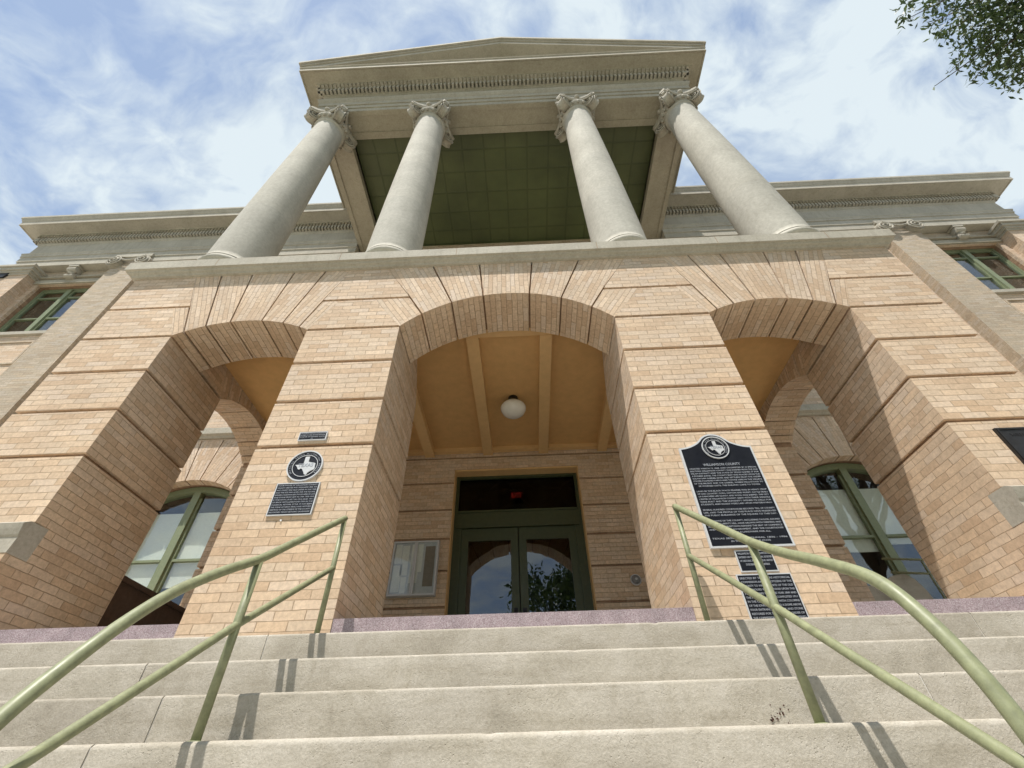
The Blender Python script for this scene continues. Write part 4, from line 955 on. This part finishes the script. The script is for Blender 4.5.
ML = ['CREATED MARCH 13, 1848, AND ORGANIZED BY A SPECIAL', 'ELECTION, WILLIAMSON COUNTY WAS FORMED FROM THE OLD', 'MILAM DISTRICT AND THE STATE OF TEXAS NAMED IT FOR', 'A PIONEER JUDGE. THE COUNTY SEAT WAS PLACED UPON THE', 'SOUTH SAN GABRIEL RIVER AND SETTLERS FROM THE OLDER', 'STATES FOUNDED FARMS AND TOWNS HERE IN THE VALLEYS', 'OF THE BRUSHY AND THE GABRIEL, WHERE MILLS STOOD TO', 'BE WORKED UNTIL THE RAILWAY CAME TO TOWN.~', '', 'LAND IN THE BLACK WACO PRAIRIES WAS IN HEAVY CROP', 'OF OAK COUNTRY, CORN, COTTON AND WHEAT. CATTLE TRAILS', 'OF RANCHERS LED NORTH AND WOOL WAS SHIPPED. THE CITY', 'CENTER OF WILLIAMSON COUNTY GREW WITH TRADE, SCHOOLS', 'WERE BUILT AND THE UNIVERSITY OPENED ITS HALLS FOR', 'STUDENTS, AND ROADS WERE LAID UPON WESTERN HILLS.~', '', 'SEVERAL HUNDRED COURTHOUSE RECORDS TELL OF COUNTY', 'LIFE, AND THE PEOPLE OF THIS PLACE HAVE PRESERVED', 'THE PUBLIC BUILDINGS OF THE SQUARE TO THIS DAY.~', '', 'THE TOWNS OF THE COUNTY, INCLUDING TAYLOR, ROUND', 'ROCK AND LIBERTY HILL, HAVE GROWN WITH FARMING AND', 'INDUSTRY. GEORGETOWN REMAINS THE SEAT OF COMMERCE', 'AND OF COUNTY GOVERNMENT, AND THE COURTHOUSE', 'STANDS AS A LANDMARK FOR ALL.~', '', 'TEXAS SESQUICENTENNIAL 1836 - 1986', 'IN THE YEAR OF THE STATE~']
body(mk, ML, x0+.035, x1-.035, 1.535, 2.255, -.028)
p2 = empty('marker_plate', (1.965, 0, 1.30), label='small black plate directly beneath the tall marker, above the larger bottom plate', cat='plaque')
plate(p2, rect(1.818, 2.113, 1.302, 1.475), 0, .015, .009)
body(p2, ['WILLIAMSON COUNTY COURTHOUSE', 'ENTERED ON THE NATIONAL REGISTER', 'OF HISTORIC PLACES BY THE UNITED', 'STATES DEPARTMENT OF THE INTERIOR~', '1977~'], 1.835, 2.097, 1.315, 1.462, -.017)
p3 = empty('marker_plate', (1.978, 0, .90), label='larger black lettered plate at the foot of the right pier', cat='plaque')
plate(p3, rect(1.765, 2.192, .905, 1.285), 0, .015, .009)
body(p3, ['ERECTED BY THE TEXAS HISTORICAL', 'COMMISSION AND THE CITIZENS OF THE', 'COUNTY TO MARK THE SITE OF THE OLD', 'COURTHOUSES WHICH STOOD UPON THIS', 'PUBLIC SQUARE FROM THE YEAR 1849 AND', 'THE PRESENT BUILDING COMPLETED 1911', 'IN THE CLASSICAL STYLE WITH COLUMNS', 'OF THE IONIC ORDER AND A DOME ABOVE', 'FOUR ENTRANCES OF BRICK AND STONE', 'RESTORED FOR THE PEOPLE BY ORDER OF', 'THE COMMISSIONERS COURT AND OPENED', 'AGAIN TO THE PUBLIC IN THIS PLACE~'], 1.785, 2.172, .925, 1.268, -.017)
md = empty('round_medallion', (-1.985, 0, 2.447), label='round black and silver medallion with a pale state map on the left pier', cat='medallion')
b = MB(); disc(b, -1.985, 2.447, .172, -.010, 0); b.build('medallion_back', SILVER, md)
medallion(md, -1.985, 2.447, .172, -.010)
p4 = empty('marker_plate', (-1.988, 0, 1.93), label='black lettered square plate right below the round medallion on the left pier', cat='plaque')
plate(p4, rect(-2.19, -1.782, 1.93, 2.258), 0, .02, .010)
body(p4, ['COURTHOUSE OF WILLIAMSON COUNTY', 'COUNTY CREATED AND ORGANIZED 1848. THE', 'FIRST COURT WAS HELD UNDER AN OAK TREE', 'AND THE SITE WAS GIVEN FOR THE SQUARE.', 'EARLIER COURTHOUSES STOOD HERE IN LOG', 'AND STONE FROM 1849 TO 1909. THIS ONE', 'IS THE FIFTH, BUILT IN 1910 AND 1911', 'OF BRICK WITH LIMESTONE TRIM IN THE', 'CLASSICAL REVIVAL STYLE. IT HAS BEEN', 'THE SCENE OF MANY TRIALS AND HISTORIC', 'MEETINGS OF THE CITIZENS OF THE COUNTY', 'RECORDED TEXAS HISTORIC LANDMARK'], -2.17, -1.80, 1.948, 2.243, -.022)
p5 = empty('marker_plate', (-2.0, 0, 2.745), label='smallest black plate on the left pier, just above the groove over the round medallion', cat='plaque')
plate(p5, rect(-2.150, -1.862, 2.748, 2.852), 0, .022, .009)
body(p5, ['WILLIAMSON COUNTY COURTHOUSE', 'HAS BEEN PLACED ON THE NATIONAL', 'REGISTER OF HISTORIC PLACES', '1977~'], -2.135, -1.877, 2.757, 2.843, -.024)
p6 = empty('dedication_tablet', (5.05, 0, 1.97), label='blackened bronze tablet on the right outer pier, above the stone band', cat='plaque')
b = MB(); b.box(4.69, 5.40, -.025, 0, 2.02, 2.572); b.build('tablet_border', BRONZE, p6, bevel=.008)
b = MB(); frame_rect(b, 4.70, 5.39, 2.03, 2.562, -.033, -.024, .014); b.build('tablet_moulding', BRONZE, p6, bevel=.003)
b = MB()
for i, s in enumerate(['WILLIAMSON COUNTY', 'COURTHOUSE', 'ERECTED A.D. 1910', 'COUNTY JUDGE AND COMMISSIONERS', 'ARCHITECT   CONTRACTOR']): add_text(b, s, .045, 5.045, 2.47-i*.095, -.027, fit=.52 if i != 1 else .3)
b.build('lettering', BRONZE, p6)
b = MB(); b.lathe([(0, 0), (.008, 0), (.009, .01), (.0, .013)], 10, (0, 0, 0)); o = b.build('wall_bolt', PAPER, label='single pale bolt head in the brick below the square plate on the left pier', cat='bolt'); o.rotation_euler = (R(90), 0, 0); o.location = (-2.042, 0.0, 1.885)

# ================================================================== PORCH OBJECTS
cl = empty('ceiling_light', (0.006, 2.5, 5.38), label='white schoolhouse globe light hanging from the ochre porch ceiling', cat='light')
b = MB(); gz = 5.13; b.lathe([(.0, -.165), (.06, -.16), (.13, -.135), (.19, -.085), (.222, -.02), (.225, .02), (.20, .062), (.15, .095), (.11, .11), (.10, .125), (.098, .14)], 40, (.006, 2.5, gz)); b.build('globe', OPAL, cl)
b = MB(); b.lathe([(.102, .128), (.108, .135), (.108, .175), (.085, .20), (.085, .252)], 28, (.006, 2.5, gz)); b.build('fitter', DARKM, cl)
nb = empty('notice_board', (-1.79, D, 2.5), label='aluminium framed glass notice board with papers, left of the entrance doors', cat='notice board')
b = MB(); b.box(-2.19, -1.39, D-.07, D, 2.51, 3.44); b.build('cabinet', SILVER, nb, bevel=.004)
b = MB(); b.box(-2.155, -1.425, D-.073, D-.069, 2.545, 3.405); b.build('backing_board', PAPERG, nb)
b = MB()
for x0_, x1_, z0_, z1_ in ((-2.14, -2.03, 3.05, 3.38), (-2.02, -1.90, 2.85, 3.36), (-2.14, -2.0, 2.58, 3.02), (-1.86, -1.72, 2.72, 3.38), (-1.72, -1.66, 2.9, 3.38), (-1.99, -1.9, 2.56, 2.82)): b.box(x0_, x1_, D-.0765, D-.074, z0_, z1_)
b.build('notice_sheet', PAPER, nb)
b = MB(); b.box(-1.62, -1.45, D-.0765, D-.074, 2.66, 3.34); b.build('dark_notice_sheet', simple('brown_notice_sheet', (.30, .26, .23), .8), nb)
b = MB(); frame_rect(b, -2.185, -1.79, 2.515, 3.435, D-.10, D-.075, .028); frame_rect(b, -1.787, -1.395, 2.515, 3.435, D-.10, D-.075, .028); b.build('door_frame', SILVER, nb, bevel=.003)
b = MB(); b.box(-2.16, -1.82, D-.088, D-.084, 2.54, 3.41); b.box(-1.76, -1.42, D-.088, D-.084, 2.54, 3.41); b.build('glass_door', CGLASS, nb)
ab = empty('alarm_bell', (1.93, D, 2.67), label='small round dark alarm bell with a pale rim, right of the entrance doors', cat='bell')
def ylathe(prof, x, z, y, name, mat, par):
    b = MB(); b.lathe(prof, 32, (0, 0, 0))
    for v in b.bm.verts: v.co = Vector((x+v.co.x, y-v.co.z, z+v.co.y))
    return b.build(name, mat, par, fix=True)
ylathe([(.088, 0), (.092, .02), (.085, .035), (.08, .03)], 1.925, 2.672, D, 'rim', SILVER, ab)
ylathe([(.078, .02), (.07, .045), (.045, .062), (.02, .068), (0, .069)], 1.925, 2.672, D, 'gong', simple('grey_bell_enamel', (.22, .22, .22), .5), ab)
ylathe([(.02, .066), (.02, .076), (0, .078)], 1.925, 2.672, D, 'cap', SILVER, ab)
ex = empty('exit_sign', (0, 5.2, 4.4), label='small red lit EXIT sign glowing behind the dark transom glass', cat='sign')
b = MB(); b.box(-.19, .14, 5.2, 5.25, 4.82, 5.02); b.build('housing', DARKM, ex)
b = MB(); add_text(b, 'EXIT', .16, -.025, 4.865, 5.196, fit=.22); b.build('letters', EXITM, ex)

# ================================================================== TREES
def leaves_mesh(name, centers, radii, n_each, ls, lw, seed, twig=True):
    rng = np.random.default_rng(seed); V = []
    for c, r, k in zip(centers, radii, n_each):
        d = rng.normal(size=(k, 3)); d /= np.linalg.norm(d, axis=1)[:, None]; rr = r*rng.uniform(.05, 1, k)**.6
        V.append(np.array(c)+d*rr[:, None]*np.array([1, 1, .75]))
    P = np.concatenate(V); k = len(P)
    ax = rng.normal(size=(k, 3)); ax[:, 2] -= .5; ax /= np.linalg.norm(ax, axis=1)[:, None]
    b = np.cross(ax, rng.normal(size=(k, 3))); b /= np.linalg.norm(b, axis=1)[:, None]
    s = rng.uniform(.7, 1.3, k)[:, None]
    nrm = np.cross(ax, b)
    q = np.stack([P, P+ax*ls*.5*s+b*lw*.5*s+nrm*lw*.12*s, P+ax*ls*s, P+ax*ls*.5*s-b*lw*.5*s+nrm*lw*.12*s], 1).reshape(-1, 3)
    me = bpy.data.meshes.new(name); me.vertices.add(len(q)); me.vertices.foreach_set('co', q.astype(np.float32).ravel())
    me.loops.add(len(q)); me.loops.foreach_set('vertex_index', np.arange(len(q), dtype=np.int32)); me.polygons.add(k)
    me.polygons.foreach_set('loop_start', np.arange(0, len(q), 4, dtype=np.int32)); me.polygons.foreach_set('loop_total', np.full(k, 4, dtype=np.int32))
    me.update(calc_edges=True); me.materials.append(LEAF); return me
def limb(mb, p0, p1, r0_, r1_, rng, n=7, sag=.3):
    p0 = Vector(p0); p1 = Vector(p1); pts = []; k = (p1-p0).length
    for i in range(n+1):
        t = i/n; q = p0.lerp(p1, t)+Vector((rng.uniform(-1, 1), rng.uniform(-1, 1), rng.uniform(-1, 1)))*.05*k*math.sin(math.pi*t); q.z += sag*math.sin(math.pi*t); pts.append(q)
    mb.tube(pts, [r0_+(r1_-r0_)*i/n for i in range(n+1)], 8); return pts
# near tree: its lower left crown reaches into the top right of the view
rng = random.Random(11)
nt_ = empty('oak_tree', (12.2, -3.6, -1.5), label='leafy live oak whose branch tips hang over the right end of the courthouse', cat='tree')
tr = MB(); limb(tr, (12.2, -3.6, -1.6), (12.0, -3.5, 5.2), .34, .24, rng, sag=0)
C, Rr, K = [], [], []
tips = []
main = Vector((12.0, -3.5, 5.0))
for i in range(15):
    a = rng.uniform(0, 2*math.pi); el = rng.uniform(.25, 1.2); d_ = Vector((math.cos(a)*math.cos(el), math.sin(a)*math.cos(el), math.sin(el)))
    p1 = Vector((13.6, -4.0, 9.9))+Vector((d_.x*2.5, d_.y*2.5, d_.z*3.0)); limb(tr, main+Vector((0, 0, rng.uniform(0, 1))), p1, .12, .02, rng); tips.append(p1)
    for j in range(10):
        q = p1+Vector((rng.gauss(0, .9), rng.gauss(0, .9), rng.gauss(0, .8))); C.append(tuple(q)); Rr.append(rng.uniform(.45, .8)); K.append(240)
SPR = [((8.08, -2.0, 9.22), 0.6, 520), ((8.6, -1.69, 9.1), 0.55, 480), ((8.81, -2.13, 9.26), 1.1, 1500), ((9.19, -1.69, 9.09), 0.9, 1000), ((7.82, -1.76, 8.99), 0.4, 220), ((7.39, -2.09, 9.15), 0.4, 150), ((7.97, -2.2, 9.48), 0.7, 500), ((7.65, -1.56, 8.83), 0.2, 40), ((7.67, -1.34, 8.48), 0.12, 20), ((7.98, -1.5, 8.79), 0.25, 80), ((8.3, -1.41, 8.75), 0.25, 90), ((8.81, -1.4, 8.83), 0.35, 200), ((6.5, -2.07, 9.05), 0.14, 34), ((6.46, -2.28, 9.12), 0.2, 50), ((6.75, -2.19, 9.15), 0.2, 30), ((6.9, -2.01, 9.0), 0.12, 14), ((7.21, -1.87, 9.0), 0.18, 30), ((7.13, -2.22, 9.37), 0.35, 90), ((8.1, -2.54, 9.68), 1.0, 900), ((7.21, -2.64, 9.62), 0.8, 400), ((9.38, -2.43, 9.6), 1.5, 2000), ((7.26, -1.23, 8.66), 0.04, 3), ((7.42, -1.4, 8.71), 0.06, 5), ((8.43, -1.28, 8.59), 0.12, 22)]
for c, r_, k in SPR:
    C.append(c); Rr.append(r_); K.append(int(k*.72)); limb(tr, (11.4, -3.3, 9.6+rng.uniform(-.2, .8)), c, .028, .005, rng, sag=.3)
tr.build('trunk', BARK, nt_)
me = leaves_mesh('crown', C, Rr, K, .105, .038, 5)
co_ = bpy.data.objects.new('crown', me); COL.objects.link(co_); co_.parent = nt_; co_.matrix_parent_inverse = nt_.matrix_world.inverted()
# street trees behind the camera, mirrored in doors and windows
rng = random.Random(4)
tr = MB(); limb(tr, (0, 0, 0), (.2, .1, 4.5), .38, .26, rng, sag=0); C, Rr, K = [], [], []
for i in range(16):
    a = rng.uniform(0, 2*math.pi); rad = rng.uniform(1.5, 4.6); p1 = Vector((math.cos(a)*rad, math.sin(a)*rad, rng.uniform(5.2, 10.5-.5*rad))); limb(tr, (.2, .1, 3.8+rng.uniform(0, .8)), p1, .14, .03, rng)
    for j in range(7): C.append(tuple(p1+Vector((rng.gauss(0, .9), rng.gauss(0, .9), rng.gauss(0, .7))))); Rr.append(rng.uniform(.6, 1.15)); K.append(190)
trunk_me = None
base = empty('street_tree', (6.9, -15.5, -1.5), label='broad green tree beyond the lawn behind the viewer, mirrored in the right door leaf', cat='tree', group='street trees mirrored in the glass')
t0 = tr.build('trunk', BARK, None); cr0 = bpy.data.objects.new('crown', leaves_mesh('crown', C, Rr, K, .22, .11, 9)); COL.objects.link(cr0)
base.scale = (1.3, 1.3, 1.45); t0.parent = base; cr0.parent = base; t0.matrix_parent_inverse = Matrix(); cr0.matrix_parent_inverse = Matrix()
spots = [(-21, -17, .95, 'tree far left behind the viewer, mirrored in the left arched window'), (25, -16, 1.05, 'tree far right behind the viewer, mirrored in the right arched window'), (17, -22, 1.1, 'tree right of centre behind the viewer, between two other street trees'), (-33, -24, 1.15, 'outermost tree on the left behind the viewer')]
for i, (x, y, s, lab) in enumerate(spots):
    c = base.copy(); COL.objects.link(c); c.location = (x, y, -1.5); c.scale = (s, s, s); c.rotation_euler = (0, 0, 1.3*(i+1)); c['label'] = lab
    for ch in (t0, cr0):
        k = ch.copy(); COL.objects.link(k); k.parent = c; k.matrix_parent_inverse = Matrix()
